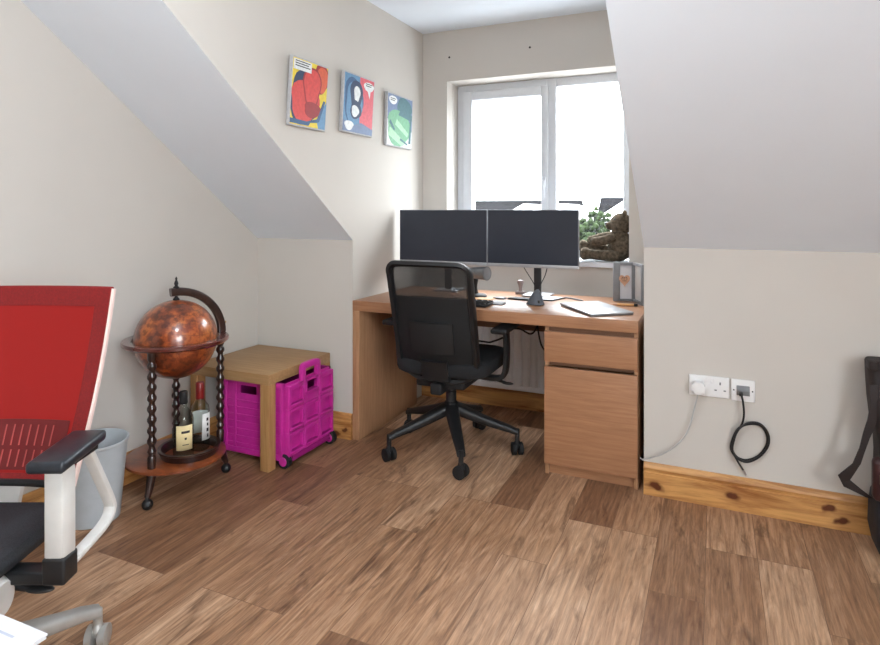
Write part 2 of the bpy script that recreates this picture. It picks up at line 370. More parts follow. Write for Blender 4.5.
        o = bpy.data.objects.new(name, me); C.objects.link(o)
        if parent is not None: o.parent = parent
        if loc is not None: o.location = loc
        if label: o['label'] = label
        return o
def thing(name, label, cat, loc=(0, 0, 0), rz=0, group=None):
    o = bpy.data.objects.new(name, None); C.objects.link(o); o.location = loc; o.rotation_euler = (0, 0, rz)
    o.empty_display_size = .05
    return tag(o, label, cat, group)
def tag(o, label, cat, group=None):
    o['label'] = label; o['category'] = cat
    if group: o['group'] = group
    return o
def struct(o): o['kind'] = 'structure'; return o
def slope_z(y): return KZ + SL * (K - y)
def smooth_path(pts, k=8, loop=False):
    P = [Vector(p) for p in pts]; n = len(P); out = []
    rng = range(n) if loop else range(n - 1)
    for i in rng:
        p0 = P[i - 1] if (loop or i > 0) else P[i]; p1 = P[i]; p2 = P[(i + 1) % n]; p3 = P[(i + 2) % n] if (loop or i + 2 < n) else P[(i + 1) % n]
        for j in range(k):
            t = j / k
            out.append(.5 * ((2 * p1) + (p2 - p0) * t + (2 * p0 - 5 * p1 + 4 * p2 - p3) * t * t + (3 * p1 - p0 - 3 * p2 + p3) * t ** 3))
    if not loop: out.append(P[-1])
    return out
def rrect(w, h, r, n=6):
    """rounded rectangle outline centred on 0"""
    pts = []
    for cx, cy, a0 in ((w / 2 - r, h / 2 - r, 0), (-w / 2 + r, h / 2 - r, pi / 2), (-w / 2 + r, -h / 2 + r, pi), (w / 2 - r, -h / 2 + r, 1.5 * pi)):
        for k in range(n + 1):
            a = a0 + k * pi / 2 / n; pts.append((cx + r * cos(a), cy + r * sin(a)))
    return pts

# =================================================================== THE ROOM
struct(MB().box(L - .1, XE + .1, YB - .1, W + .25, -.05, 0).build('floor', 'floor'))
struct(MB().box(L - .1, XE + .1, YB - .1, YC, CZ, CZ + .06).box(XL - .1, XR + .1, YC, W + .1, CZ, CZ + .06).build('ceiling', 'white'))
struct(MB().prism([(YB - .1, 0), (K + .1, 0), (K + .1, KZ), (YC, CZ), (YB - .1, CZ)], 'x', L - .1, L).build('wall_left', 'wall'))
# right gable wall, out of the picture, with the window that lights the room from beside the camera
GY0, GY1, GZ0, GZ1 = -1.9, -.3, .85, 2.2
struct(MB().prism([(GY1, 0), (K + .1, 0), (K + .1, KZ), (YC, CZ), (GY1, CZ)], 'x', XE, XE + .1).box(XE, XE + .1, YB - .1, GY0, 0, CZ).box(XE, XE + .1, GY0, GY1, 0, GZ0).box(XE, XE + .1, GY0, GY1, GZ1, CZ).build('wall_right', 'wall'))
struct(MB().box(L, XL - .1, K, K + .1, 0, KZ).build('wall_knee_left', 'wall'))
struct(MB().box(XR + .1, XE, K, K + .1, 0, KZ).build('wall_knee_right', 'wall'))
cheek = [(K, 0), (W, 0), (W, CZ), (YC, CZ), (K, KZ)]
struct(MB().prism(cheek, 'x', XL - .1, XL, mis={3: 1}).build('wall_dormer_left', ['wall', 'white']))
struct(MB().prism(cheek, 'x', XR, XR + .1, mis={3: 1}).build('wall_dormer_right', ['wall', 'white']))
slp = [(K, KZ), (YC, CZ), (YC, CZ + .06), (K + .04, KZ + .06)]
struct(MB().prism(slp, 'x', L, XL - .1).build('ceiling_slope_left', 'white'))
struct(MB().prism(slp, 'x', XR + .1, XE).build('ceiling_slope_right', 'white'))
# window wall with its opening
OX0, OX1, OZ0, OZ1, WT = -1.582, -.444, .888, 2.055, .25
struct(MB().box(XL - .1, OX0, W, W + WT, 0, CZ).box(OX1, XR + .1, W, W + WT, 0, CZ).box(OX0, OX1, W, W + WT, 0, OZ0).box(OX0, OX1, W, W + WT, OZ1, CZ)
       .build('wall_window', 'wall'))
struct(MB().box(L - .1, XE + .1, YB - .1, YB, 0, CZ).build('wall_rear', 'wall'))
# pine skirting with a moulded top
SKH, SKT = .135, .02
prof = [(0, 0), (SKT, 0), (SKT, SKH * .72), (SKT * .8, SKH * .74), (SKT * .8, SKH * .8), (SKT * .95, SKH * .84), (SKT * .7, SKH * .95), (SKT * .35, SKH), (0, SKH)]
def skirt(name, axis, a, b, base, sign, m):
    struct(MB().prism([(base + sign * p, z) for p, z in prof], axis, a, b).build(name, m))
skirt('baseboard_knee_right', 'x', XR, XE, K, -1, 'pineX')
skirt('baseboard_knee_left', 'x', L + SKT, XL, K, -1, 'pineX')
skirt('baseboard_left', 'y', YB, K, L, 1, 'pineY')
skirt('baseboard_window', 'x', XL, XR, W, -1, 'pineX')
skirt('baseboard_dormer', 'y', K + .02, W - SKT, XL, 1, 'pineY') if False else None

# ------------------------------------------------------------------ window
FY0, FY1 = W + .18, W + .24
wf = MB()
fx0, fx1, fz0, fz1 = OX0, OX1, .925, OZ1
wf.box(fx0, fx0 + .055, FY0, FY1, fz0, fz1, bev=.004).box(fx1 - .055, fx1, FY0, FY1, fz0, fz1, bev=.004)
for a_, b_ in ((fx0 + .055, -.968), (-.908, fx1 - .055)):
    wf.box(a_, b_, FY0, FY1, fz1 - .055, fz1, bev=.004).box(a_, b_, FY0, FY1, fz0, fz0 + .055, bev=.004)
wf.box(-.968, -.908, FY0, FY1, fz0, fz1, bev=.004)
win = struct(wf.build('window_1', 'upvc'))
sx0, sx1, sz0, sz1 = fx0 + .045, -.957, fz0 + .045, fz1 - .045
sash = MB()
for b in ((sx0, sx0 + .065, sz0, sz1), (sx1 - .045, sx1, sz0, sz1), (sx0 + .065, sx1 - .045, sz0, sz0 + .065), (sx0 + .065, sx1 - .045, sz1 - .06, sz1)):
    sash.box(b[0], b[1], FY0 - .018, FY1 - .01, b[2], b[3], bev=.005)
so = sash.build('sash', 'upvc', win)
MB().box(sx0 + .06, sx1 - .04, FY0 + .02, FY0 + .026, sz0 + .06, sz1 - .055).build('pane', 'glass', so)
MB().box(-.912, fx1 - .05, FY0 + .02, FY0 + .026, fz0 + .05, fz1 - .05).build('pane', 'glass', win)
hd = MB().box(sx1 - .036, sx1 - .012, FY0 - .03, FY0 - .017, 1.36, 1.43, bev=.004).box(sx1 - .032, sx1 - .016, FY0 - .05, FY0 - .036, 1.29, 1.41, bev=.005)
hd.cyl((sx1 - .024, FY0 - .04, 1.4), (sx1 - .024, FY0 - .02, 1.4), .007)
hd.build('window_handle', 'upvc', so)
struct(MB().prism([(OX0 - .04, W - .035), (OX1 + .04, W - .035), (OX1 + .04, W + .001), (OX1 - .001, W + .001), (OX1 - .001, FY0 + .02), (OX0 + .001, FY0 + .02), (OX0 + .001, W + .001), (OX0 - .04, W + .001)], 'z', .888, .918).build('window_sill', 'upvc'))
# two screws left in the wall above the window
for u, v, lb in ((449.5, 57.5, 'small dark screw in the wall above the window, the one by the corner'), (530, 47.5, 'small dark screw in the wall above the window mullion')):
    p = at_y(u, v, W)
    s_ = MB().lathe([(.0035, -.006), (.0065, -.004), (.0065, -.001), (.003, 0)], (p.x, W - .001, p.z), 10, axis='y').build('wall_screw', 'screw', loc=(p.x, W, p.z))
    tag(s_, lb, 'screw', 'screws above the window')

# ------------------------------------------------------------------ radiator below the window
RXA, RXB, RZA, RZB, RY = -1.55, -.6, .135, .63, 3.5
ro = thing('radiator', 'white ribbed panel radiator under the window behind the desk', 'radiator', ((RXA + RXB) / 2, 3.55, RZA))
rb = MB(); sec = []; nx = int((RXB - RXA) / .05)
pts = [(RXA, RY + .035)]
for i in range(nx):
    a = RXA + i * (RXB - RXA) / nx; w_ = (RXB - RXA) / nx
    pts += [(a + .004, RY + .012), (a + w_ * .25, RY), (a + w_ * .7, RY), (a + w_ * .95, RY + .012)]
pts += [(RXB, RY + .035)]
rb.prism(pts, 'z', RZA + .03, RZB - .03)
rb.box(RXA, RXB, RY + .003, RY + .035, RZA, RZA + .034, bev=.006).box(RXA, RXB, RY + .003, RY + .035, RZB - .034, RZB, bev=.006)
rb.build('panel', 'rad', ro)
MB().box(RXA - .004, RXB + .004, RY + .006, W - .012, RZB - .004, RZB + .012, bev=.003).build('top_grille', 'rad', ro)
for x in (RXA + .15, RXB - .15): MB().box(x - .015, x + .015, RY + .03, W - .001, RZA + .1, RZB - .1).build('bracket', 'rad', ro)
MB().cyl((RXB + .03, 3.555, .0), (RXB + .03, 3.555, RZA + .03), .0075).cyl((RXB - .01, 3.53, RZA + .03), (RXB + .03, 3.555, RZA + .03), .009).build('pipe', 'rad', ro)

# =================================================================== DESK
DX0, DX1, DY0, DY1, DZ = -1.752, -.300, 2.745, 3.43, .739
dk = thing('desk', 'oak veneer desk with a drawer pedestal fitted into the window recess', 'desk', ((DX0 + DX1) / 2, DY0, 0))
MB().box(DX0, DX1, DY0, DY1, DZ - .054, DZ, bev=.002).build('desktop', 'oakX', dk)
MB().box(DX0, DX0 + .041, DY0 + .001, DY1, 0, DZ - .054, bev=.0015).build('side_panel', 'oakZ', dk)
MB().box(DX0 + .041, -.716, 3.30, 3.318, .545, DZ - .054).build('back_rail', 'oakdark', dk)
PX0, PX1 = -.715, -.302
cab = MB().box(PX0, PX0 + .017, DY0 + .02, DY1, 0, .684, bev=.001).box(PX1 - .017, PX1, DY0 + .02, DY1, 0, .684, bev=.001)
cab.box(PX0 + .017, PX1 - .017, DY1 - .012, DY1, .05, .67).box(PX0 + .017, PX1 - .017, DY0 + .03, DY1 - .012, .05, .067).box(PX0 + .017, PX1 - .017, DY0 + .035, DY1 - .012, .655, .672)
co = cab.build('pedestal', 'oakZ', dk)
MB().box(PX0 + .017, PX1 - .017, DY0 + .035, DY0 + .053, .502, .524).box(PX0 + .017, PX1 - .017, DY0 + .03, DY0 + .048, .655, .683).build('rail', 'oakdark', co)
MB().box(PX0 + .017, PX1 - .017, DY0 + .035, DY0 + .05, 0.001, .05).build('plinth', 'oakX', co)
dw = MB().box(PX0 + .001, PX1 - .001, DY0, DY0 + .019, .524, .662, bev=.0015)
dw.build('drawer', 'oakX', dk)
MB().box(PX0 + .001, PX1 - .001, DY0, DY0 + .019, .054, .500, bev=.0015).build('door', 'oakX', dk)

# ------------------------------------------------------------------ monitors
MY = 3.22
def monitor(u0, u1, label, post_u):
    a, b = at_y(u0, 211, MY), at_y(u1, 211, MY)
    zt = 1.222; zb = .905
    x0, x1 = a.x, b.x; cx = at_y(post_u, 280, MY + .09).x
    t = thing('monitor', label, 'monitor', ((x0 + x1) / 2, MY + .1, DZ), group='monitors on the desk')
    MB().box(x0, x1, MY + .004, MY + .03, zb, zt, bev=.004).box(x0 + .1, x1 - .1, MY + .03, MY + .055, zb + .06, zt - .06, bev=.01).build('casing', 'greypl', t)
    MB().box(x0 + .003, x1 - .003, MY, MY + .005, zb + .019, zt - .004).build('screen', 'screen', t)
    MB().box(x0, x1, MY - .001, MY + .01, zb, zb + .018, bev=.002).build('bezel', 'silver', t)
    MB().box(cx - .02, cx + .02, MY + .085, MY + .105, DZ + .01, 1.08, bev=.004).box(cx - .03, cx + .03, MY + .05, MY + .09, 1.02, 1.1, bev=.004).build('stand_post', 'black', t)
    MB().box(cx - .075, cx + .075, MY + .03, MY + .18, DZ, DZ + .011, bev=.004).build('stand_base', 'silver', t)
monitor(399.5, 486.6, 'dark flat monitor behind the black chair, on the left half of the desk', 448)
monitor(487.4, 578.5, 'dark flat monitor beside the teddy bear, on the right half of the desk', 537.5)

# ------------------------------------------------------------------ things on the desk
def on_desk(u, v): return at_z(u, v, DZ)
# V of cables from the right monitor
for sgn, lb, u in ((-1, 'thin black cable hanging under the right monitor, left arm of the V', 524), (1, 'thin black cable hanging under the right monitor, right arm of the V', 547)):
    p0 = at_y(u, 268, MY + .015); p0.z = .903; p1 = at_y(534, 284, MY + .06) if sgn < 0 else at_y(541, 284, MY + .06); p2 = at_y(537.5, 292, MY + .06)
    tag(MB().tube(smooth_path([p0, p0.lerp(p1, .4) + Vector((0, .01, -.005)), p1, (p2.x + sgn * .006, p2.y, DZ + .03), (p2.x + sgn * .014, p2.y + .004, DZ + .0145)]), .0025, 6).build('monitor_cable', 'cableblack', loc=p2), lb, 'cable', 'cables under the right monitor')
# desk camera with a silver barrel head
p = on_desk(477, 296.5)
sp = thing('desk_lamp', 'small dark desk spotlight with a silver barrel head beside the chair back', 'lamp', p)
MB().lathe([(.055, 0), (.055, .008), (.048, .014), (.012, .018)], p, 24).build('base', 'blackm', sp)
MB().tube(smooth_path([p + Vector((-.005, 0, .015)), p + Vector((-.012, 0, .05)), p + Vector((-.004, -.005, .1))]), .013, 12).build('stem', 'blackm', sp)
hc = at_y(474, 273, p.y); he = at_y(487, 273.5, p.y - .03)
dv = (he - hc).normalized()
MB().tube([hc - dv * .03, hc - dv * .028, he - dv * .01, he, he], [.022, .03, .037, .039, .036], 24).build('lamp_head', 'silverdk', sp)
MB().tube([he + dv * .0005, he + dv * .002], [.031, .031], 24).build('lens', 'greypl', sp)
# rubber stamp
p = on_desk(520.5, 294)
t = thing('rubber_stamp', 'small grey rubber stamp standing at the back of the desk', 'stamp', p)
MB().box(p.x - .027, p.x + .027, p.y - .015, p.y + .015, p.z, p.z + .017, bev=.003).build('stamp_block', 'taupe', t)
MB().lathe([(.012, .017), (.009, .03), (.013, .05), (.019, .066), (.017, .078), (.002, .082)], p, 18).build('grip', 'taupe', t)
# upright mouse
p = on_desk(536.5, 305)
t = thing('upright_mouse', 'grey cone shaped upright mouse near the front edge of the desk', 'mouse', p)
rings = []
for i in range(9):
    k = i / 8; z = .075 * k; rr = (1 - k) ** .8 * .03 + .0075
    if i == 8: rr = .005
    rings.append([(p.x + .006 * k * k + rr * 1.1 * cos(a * pi / 12) - (.012 * (1 - k) if cos(a * pi / 12) < -.5 else 0), p.y + rr * .9 * sin(a * pi / 12), p.z + .004 + z) for a in range(24)])
MB().loft(rings).build('shell', 'mousegrey', t)
MB().box(p.x - .03, p.x + .028, p.y - .022, p.y + .022, p.z, p.z + .006, bev=.0025).build('foot', 'black', t)
MB().box(p.x + .012, p.x + .024, p.y - .028, p.y - .018, p.z + .012, p.z + .028, bev=.003).build('thumb_button', 'black', t)
# closed laptop / tablet
def slab(name, label, cat, corners, th, parts, z0=DZ, group=None):
    c = sum((Vector(q) for q in corners), Vector()) / 4; c.z = z0
    t = thing(name, label, cat, c, group=group)
    z = z0
    for pn, m, h, inset in parts:
        q = [Vector(k) + (c - Vector(k)).normalized() * inset for k in corners]
        MB().prism([(k.x, k.y) for k in q], 'z', z, z + h, bev=min(.0015, h * .3)).build(pn, m, t); z += h
    return t
cs = [on_desk(560, 305.6), on_desk(590.5, 317.2), on_desk(634, 315.0), on_desk(598, 303.4)]
slab('laptop', 'thin closed silver laptop near the front right corner of the desk', 'laptop', cs, 0, [('base', 'grey', .008, .004), ('lid', 'silver', .006, 0)])
# pencil
a, b = on_desk(611, 305.5), on_desk(637, 306.5); d = (b - a).normalized(); zz = Vector((0, 0, .0066))
t = thing('pencil', 'pale wooden pencil lying in front of the twin frame', 'pencil', (a + b) / 2)
MB().tube([a + zz + d * .03, a + zz + d * .11], .0062, 6).build('barrel', 'peg', t)
MB().tube([a + zz + d * .03, a + zz], [.0062, .0006], 6).build('point', 'heart', t)
MB().tube([a + zz + d * .11, a + zz + d * .128], [.0066, .0066], 10).build('ferrule', 'blackm', t)
# keyboard seen through the chair mesh, sheets, notebook, phone
def kb(corners):
    c = sum(corners, Vector()) / 4; t = thing('keyboard', 'dark keyboard lying behind the mesh back of the black chair', 'keyboard', c)
    MB().prism([(k.x, k.y) for k in corners], 'z', DZ, DZ + .014, bev=.003).build('case', 'black', t)
    kmb = MB()
    for i in range(15):
        for j in range(5):
            o = corners[0].lerp(corners[1], (i + .5) / 15).lerp(corners[3].lerp(corners[2], (i + .5) / 15), (j + .5) / 5)
            kmb.box(o.x - .011, o.x + .011, o.y - .009, o.y + .009, DZ + .013, DZ + .019, bev=.002)
    kmb.build('keys', 'blackm', t)
kc = on_desk(448, 303); kb([kc + Vector((-.23, -.065, 0)), kc + Vector((.23, -.065, 0)), kc + Vector((.23, .065, 0)), kc + Vector((-.23, .065, 0))])
k0 = on_desk(492, 304.2)
slab('notebook', 'thin white notebook with dark cover lying right beside the chair back', 'notebook', [k0 + Vector((-.12, -.01, 0)), k0 + Vector((.06, -.012, 0)), k0 + Vector((.06, .05, 0)), k0 + Vector((-.12, .055, 0))], 0, [('cover', 'blackm', .0025, 0), ('pages', 'paper', .007, .003)])
k0 = on_desk(487, 299.2)
tag(MB().prism([(k0.x - .11, k0.y - .03), (k0.x + .03, k0.y - .035), (k0.x + .04, k0.y + .03), (k0.x - .1, k0.y + .03)], 'z', DZ, DZ + .0035).build('card_folder', 'peg', loc=k0), 'flat tan card folder behind the white notebook', 'folder')
k0 = on_desk(499, 298.6)
slab('smartphone', 'small black phone lying flat behind the notebook', 'phone', [k0 + Vector((-.03, -.02, 0)), k0 + Vector((.035, -.025, 0)), k0 + Vector((.04, .02, 0)), k0 + Vector((-.025, .022, 0))], 0, [('case', 'blackm', .005, 0), ('display', 'screen', .003, .003)])
k0 = on_desk(524, 300.0)
slab('black_wallet', 'flat black folder lying left of the upright mouse', 'folder', [k0 + Vector((-.09, -.01, 0)), k0 + Vector((.06, -.03, 0)), k0 + Vector((.075, .03, 0)), k0 + Vector((-.06, .045, 0))], 0, [('cover', 'blackm', .009, 0)])
k0 = on_desk(555, 299.5)
tb = slab('graphics_tablet', 'dark flat pen tablet lying right of the upright mouse', 'tablet', [k0 + Vector((-.11, -.07, 0)), k0 + Vector((.0, -.075, 0)), k0 + Vector((.045, .06, 0)), k0 + Vector((-.06, .065, 0))], 0, [('casing', 'blackm', .006, 0), ('drawing_area', 'paper', .001, .012)])
a, b = on_desk(565, 298), on_desk(584, 301.5)
tag(MB().tube([a + Vector((0, 0, .004)), a.lerp(b, .1) + Vector((0, 0, .004)), a.lerp(b, .85) + Vector((0, 0, .004)), b + Vector((0, 0, .003))], [.0025, .004, .004, .0006], 8).build('stylus_pen', 'greypl', loc=(a + b) / 2), 'thin grey pen lying behind the closed laptop', 'pen')
# folding twin frame with a wooden heart
A = on_desk(613.2, 300.4); A.y = 3.30; A = Vector((at_y(613.2, 300, 3.30).x, 3.30, DZ))
B = Vector((at_y(634, 300, 3.335).x, 3.335, DZ)); D = Vector((at_y(643.3, 300, 3.19).x, 3.19, DZ))
fr = thing('twin_photo_frame', 'grey hinged double photo frame with a small wooden heart on the desk', 'photo frame', (B.x, B.y, DZ))
FH = .205
def leaf(a, b, bars, pn, bm_):
    d = (b - a); Lh = d.length; d.normalize(); T = Matrix.Translation((a.x, a.y, DZ)) @ Matrix.Rotation(atan2(d.y, d.x), 4, 'Z')
    f = MB(); bl, br_, bt, bb = bars
    f.box(0, bl, -.008, .008, 0, FH, T=T, bev=.0015).box(Lh - br_, Lh, -.008, .008, 0, FH, T=T, bev=.0015).box(bl, Lh - br_, -.008, .008, 0, bb, T=T).box(bl, Lh - br_, -.008, .008, FH - bt, FH, T=T)
    o = f.build(pn, 'greypl', fr)
    MB().box(bl, Lh - br_, .002, .005, bb, FH - bt, T=T).build('mount_card', bm_, o)
    return T, Lh, o
T1, L1, fo = leaf(A, B, (.034, .012, .016, .012), 'frame_leaf', 'paper')
T2, L2, fo2 = leaf(B, D, (.012, .018, .014, .014), 'frame_leaf', 'labelw')
hp = []
for i in range(28):
    a = i * 2 * pi / 28; hp.append((.0021 * 16 * sin(a) ** 3 * .85, .0021 * (13 * cos(a) - 5 * cos(2 * a) - 2 * cos(3 * a) - cos(4 * a))))
MB().prism([(L1 * .53 + x, FH * .55 + z) for x, z in hp], 'y', -.0095, -.003, T=T1).build('heart', 'heart', fo)
ht = MB()
for i, (wd, dz) in enumerate(((.03, .012), (.036, .004), (.022, -.006))):
    for k in range(3): ht.box(L1 * .53 - wd / 2 + k * wd / 3, L1 * .53 - wd / 2 + k * wd / 3 + wd / 4, -.0101, -.0094, FH * .55 + dz, FH * .55 + dz + .003, T=T1)
ht.build('lettering', 'leather', fo)

# =================================================================== TEDDY BEAR ON THE SILL
SZ = .918
bp_ = Vector((-.56, W + .075, SZ))
tb = thing('teddy_bear', 'brown plush teddy bear sitting sideways on the window sill', 'teddy bear', bp_)
def bx(u, v, dy=0): return at_y(u, v, W + .075 + dy)
body = MB()
c = bx(620.5, 247); body.ell((c.x, c.y, SZ + .088), (.072, .062, .09), T=Matrix.Rotation(radians(14), 4, 'Y'))
c = bx(619, 235); body.ell(c, (.05, .052, .05))
h_ = bx(621, 223.8); body.ell(h_, (.066, .058, .064), T=Matrix.Rotation(radians(-14), 4, 'Y'))
m_ = bx(611.3, 226); body.ell(m_, (.034, .03, .027), T=Matrix.Rotation(radians(12), 4, 'Y'))
for v_ in body.bm.verts: v_.co.x = min(v_.co.x, OX1 - .004)
body.build('body', 'bear', tb)
for dy in (-.044, .044):
    c = bx(624.5, 213.5, dy); MB().ell(c, (.014, .016, .02)).build('ear', 'bear', tb)
for dy in (-.042, .03): MB().ell(bx(614.8, 219.6, dy), .0065).build('eye', 'bearnose', tb)
MB().ell(bx(606.4, 223.6), (.012, .016, .011)).build('nose', 'bearnose', tb)
# legs lie out towards the left, arms reach left
for dy in (-.05, .055):
    if dy < 0: a, m1, e = bx(619, 256, dy), bx(602, 255.5, dy), bx(583.5, 253.5, dy)
    else: a, m1, e = bx(617, 252, dy), bx(598, 249, dy), bx(582, 246, dy)
    a.z, m1.z, e.z = max(a.z, SZ + .032), max(m1.z, SZ + .03), max(e.z, SZ + .04)
    MB().tube([a, a.lerp(m1, .4), m1, m1.lerp(e, .65), e + Vector((.012, 0, 0)), e, e - Vector((.014, 0, 0))], [.026, .034, .029, .029, .037, .038, .026], 16).build('leg', 'bear', tb)
    MB().ell((e.x - .014, e.y, e.z), (.007, .026, .028)).build('paw', 'bearpaw', tb)
for dy in (-.055, .045):
    if dy < 0: a, m1, e = bx(615, 236.5, dy), bx(604, 240.5, dy), bx(592.5, 242, dy - .005)
    else: a, m1, e = bx(614, 235, dy), bx(602, 237.5, dy), bx(590, 240.5, dy)
    MB().tube([a, a.lerp(m1, .5), m1, m1.lerp(e, .6), e, e + (e - m1).normalized() * .014], [.02, .027, .028, .026, .025, .012], 14).build('arm', 'bear', tb)

# =================================================================== BLACK TASK CHAIR
def star_base(t, r, hubz, legm, castm, a0, tubew=(.026, .018), hubr=.035, cr=.028, local=True, drop=.04, endz=.075):
    for k in range(5):
        a = a0 + k * 2 * pi / 5; d = Vector((cos(a), sin(a), 0)); n = Vector((-sin(a), cos(a), 0))
        z0, z1 = hubz, endz
        rings = []
        for i in range(9):
            q = i / 8; rr = .02 + q * (r - .015); z = z0 + (z1 + drop * .6 - z0) * q - .006 * sin(q * pi)
            w = tubew[0] * (1.15 - .5 * q); hh = tubew[1] * (1.5 - .8 * q)
            if i == 8: z -= .006
            c = d * rr + Vector((0, 0, z))
            sec = rrect(2 * w, 2 * hh, min(w, hh) * .7, 3)
            rings.append([c + n * x + Vector((0, 0, y)) for x, y in sec])
        lo = MB().loft(rings).cyl(d * r + Vector((0, 0, z1 + .03)), d * r + Vector((0, 0, .035)), .012, .012, 12).build('leg', legm, t, local=True)
        cm = MB(); ct = d * r
        dr = Vector((cos(a + .9 + k), sin(a + .9 + k), 0)); cn = Vector((-dr.y, dr.x, 0))
        for s in (-1, 1):
            p = ct + cn * s * .017 + Vector((0, 0, cr))
            cm.tube([p - cn * .011, p - cn * .009, p + cn * .009, p + cn * .011], [cr * .8, cr, cr, cr * .8], 20)
        cm.tube([ct + Vector((0, 0, cr)) - cn * .016, ct + Vector((0, 0, cr)) + cn * .016], .008, 10)
        # hood over the wheels
        cm.tube([ct + Vector((0, 0, cr)) + Vector((0, 0, cr * .6)), ct + Vector((0, 0, cr * 2.25))], [cr * .62, cr * .4], 14)
        cm.build('caster', castm, lo, local=True)
    MB().lathe([(hubr, hubz - .03), (hubr * 1.1, hubz - .01), (hubr * 1.05, hubz + .025), (hubr * .8, hubz + .035)], (0, 0, 0), 24).build('hub', legm, t, local=True)
bc = thing('task_chair', 'black mesh backed office chair on five casters pulled up to the desk', 'office chair', (-1.222, 2.84, 0), radians(1))
star_base(bc, .335, .215, 'black', 'blackm', radians(-60), (.031, .02), drop=.03, cr=.031, endz=.098)
MB().cyl((0, 0, .2), (0, 0, .3), .027).cyl((0, 0, .26), (0, 0, .39), .016).build('gas_column', 'black', bc, local=True)
# seat: cushion with rounded front
def cushion(x, y0, y1, z0, z1, r):
    out = rrect(2 * x, y1 - y0, r, 6); m = MB(); cy = (y0 + y1) / 2; R = []
    for sc, z in ((.9, z0), (.975, z0 + .012), (1, z0 + .03), (1, z1 - .022), (.97, z1 - .007), (.9, z1), (.5, z1 - .003)):
        R.append([(px * sc, cy + py * sc, z) for px, py in out])
    return m.loft(R)
cushion(.245, -.2, .28, .415, .492, .1).build('seat', 'blackfab', bc, local=True)
MB().box(-.13, .13, -.15, .14, .35, .42, bev=.015).box(-.03, .03, -.2, -.1, .33, .385, bev=.01).build('tilt_mechanism', 'blackm', bc, local=True)
MB().tube(smooth_path([(.1, .02, .385), (.2, .02, .38), (.29, .0, .372)]), .007, 8).ell((.3, -.002, .371), (.03, .012, .007)).build('lever', 'black', bc, local=True)
# back: shell leans back, rounded frame that narrows to the bottom
def back_pt(s, z):
    """s across -1..1, z height .40..0.985; returns local point on the curved back"""
    q = (z - .39) / .58
    half = .2 + .006 * q
    y = -.185 - .135 * q ** 1.2 + .0 + .045 * s * s * (.6 + .4 * (1 - q)) + .05 * max(0, .2 - q) * 5 * .6
    y -= .018 * math.exp(-((q - .35) / .22) ** 2)
    return Vector((s * half + BOX, y, z))
BOX = .0
Z0, Z1 = .392, .968
outl = []
def outline():
    P = []
    hw = 1.0
    # work in (s, z): rounded rectangle with big bottom corners
    w = .41; hgt = Z1 - Z0; rt, rbm = .05, .125
    for cx, cz, a0, r in ((w / 2 - rt, hgt - rt, 0, rt), (-w / 2 + rt, hgt - rt, pi / 2, rt), (-w / 2 + rbm, rbm * .8, pi, rbm), (w / 2 - rbm, rbm * .8, 1.5 * pi, rbm)):
        for k in range(9):
            a = a0 + k * pi / 16; x = cx + r * cos(a); z = cz + (r if r == rt else r * .8) * sin(a)
            P.append((x / (w / 2), Z0 + z))
    return P
O = outline()
fp = [back_pt(s, z) for s, z in O]
MB().tube(fp, .018, 8, loop=True, rx=.022, ry=.013, up=(0, -1, .25)).build('back_frame', 'black', bc, local=True)
def zrange(z): # half width in s at height z from outline
    xs = [abs(s) for (s, zz), (s2, z2) in zip(O, O[1:] + O[:1]) if 0 for _ in ()]
    best = 0
    n = len(O)
    for i in range(n):
        (s1, z1), (s2, z2) = O[i], O[(i + 1) % n]
        if (z1 - z) * (z2 - z) <= 0 and z1 != z2:
            t = (z - z1) / (z2 - z1); best = max(best, abs(s1 + (s2 - s1) * t))
    return best
def back_sheet(za, zb, off, m, name, inset=.97, nz=14, ns=12):
    mb = MB(); R = []
    for i in range(nz + 1):
        z = za + (zb - za) * i / nz; h = zrange(z) * inset
        R.append([mb.bm.verts.new(back_pt(-h + 2 * h * j / ns, z) + Vector((0, off, 0))) for j in range(ns + 1)])
    for i in range(nz):
        for j in range(ns): mb._face((R[i][j], R[i][j + 1], R[i + 1][j + 1], R[i + 1][j]))
    return mb.build(name, m, bc, local=True, sharp=80)
back_sheet(Z0 + .004, Z1 - .004, 0, 'blackmesh', 'back_mesh')
# rear lumbar shell covers the lower two thirds
mb = MB(); RR = []
nz, ns = 14, 14
for i in range(nz + 1):
    z = Z0 + .006 + (.805 - Z0 - .006) * i / nz; h = zrange(z) * .97
    RR.append([back_pt(-h + 2 * h * j / ns, z) + Vector((0, .006, 0)) for j in range(ns + 1)] + [back_pt(-h + 2 * h * j / ns, z) + Vector((0, .03, 0)) for j in range(ns, -1, -1)])
mb.loft(RR).build('back_cushion', 'blackfab', bc, local=True)
mb = MB(); R = []
for i in range(7):
    z = .54 + .15 * i / 6; R.append([back_pt(-.55 + 1.1 * j / 10, z) + Vector((0, -.014 - .012 * sin(pi * j / 10), 0)) for j in range(11)] + [back_pt(-.55 + 1.1 * j / 10, z) + Vector((0, -.006, 0)) for j in range(10, -1, -1)])
mb.loft(R).build('lumbar_support', 'blackm', bc, local=True)
mb = MB().tube([(BOX * .5, -.02, .40), (BOX * .7, -.12, .385), (BOX, -.19, .41), (BOX, -.215, .5)], .02, 8, rx=.07, ry=.016, up=(1, 0, 0))
mb.build('back_bracket', 'black', bc, local=True)
for s in (-1, 1):
    mb = MB().tube(smooth_path([(s * .12, .0, .395), (s * .24, .0, .39), (s * .285, -.0, .42), (s * .295, .0, .52), (s * .292, .0, .632)], 6), .02, 10, rx=.026, ry=.013, up=(0, 1, 0))
    ao = mb.build('armrest', 'black', bc, local=True)
    MB().box(s * .292 - .04, s * .292 + .04, -.13, .12, .632, .658, bev=.01).build('arm_pad', 'blackm', ao, local=True)

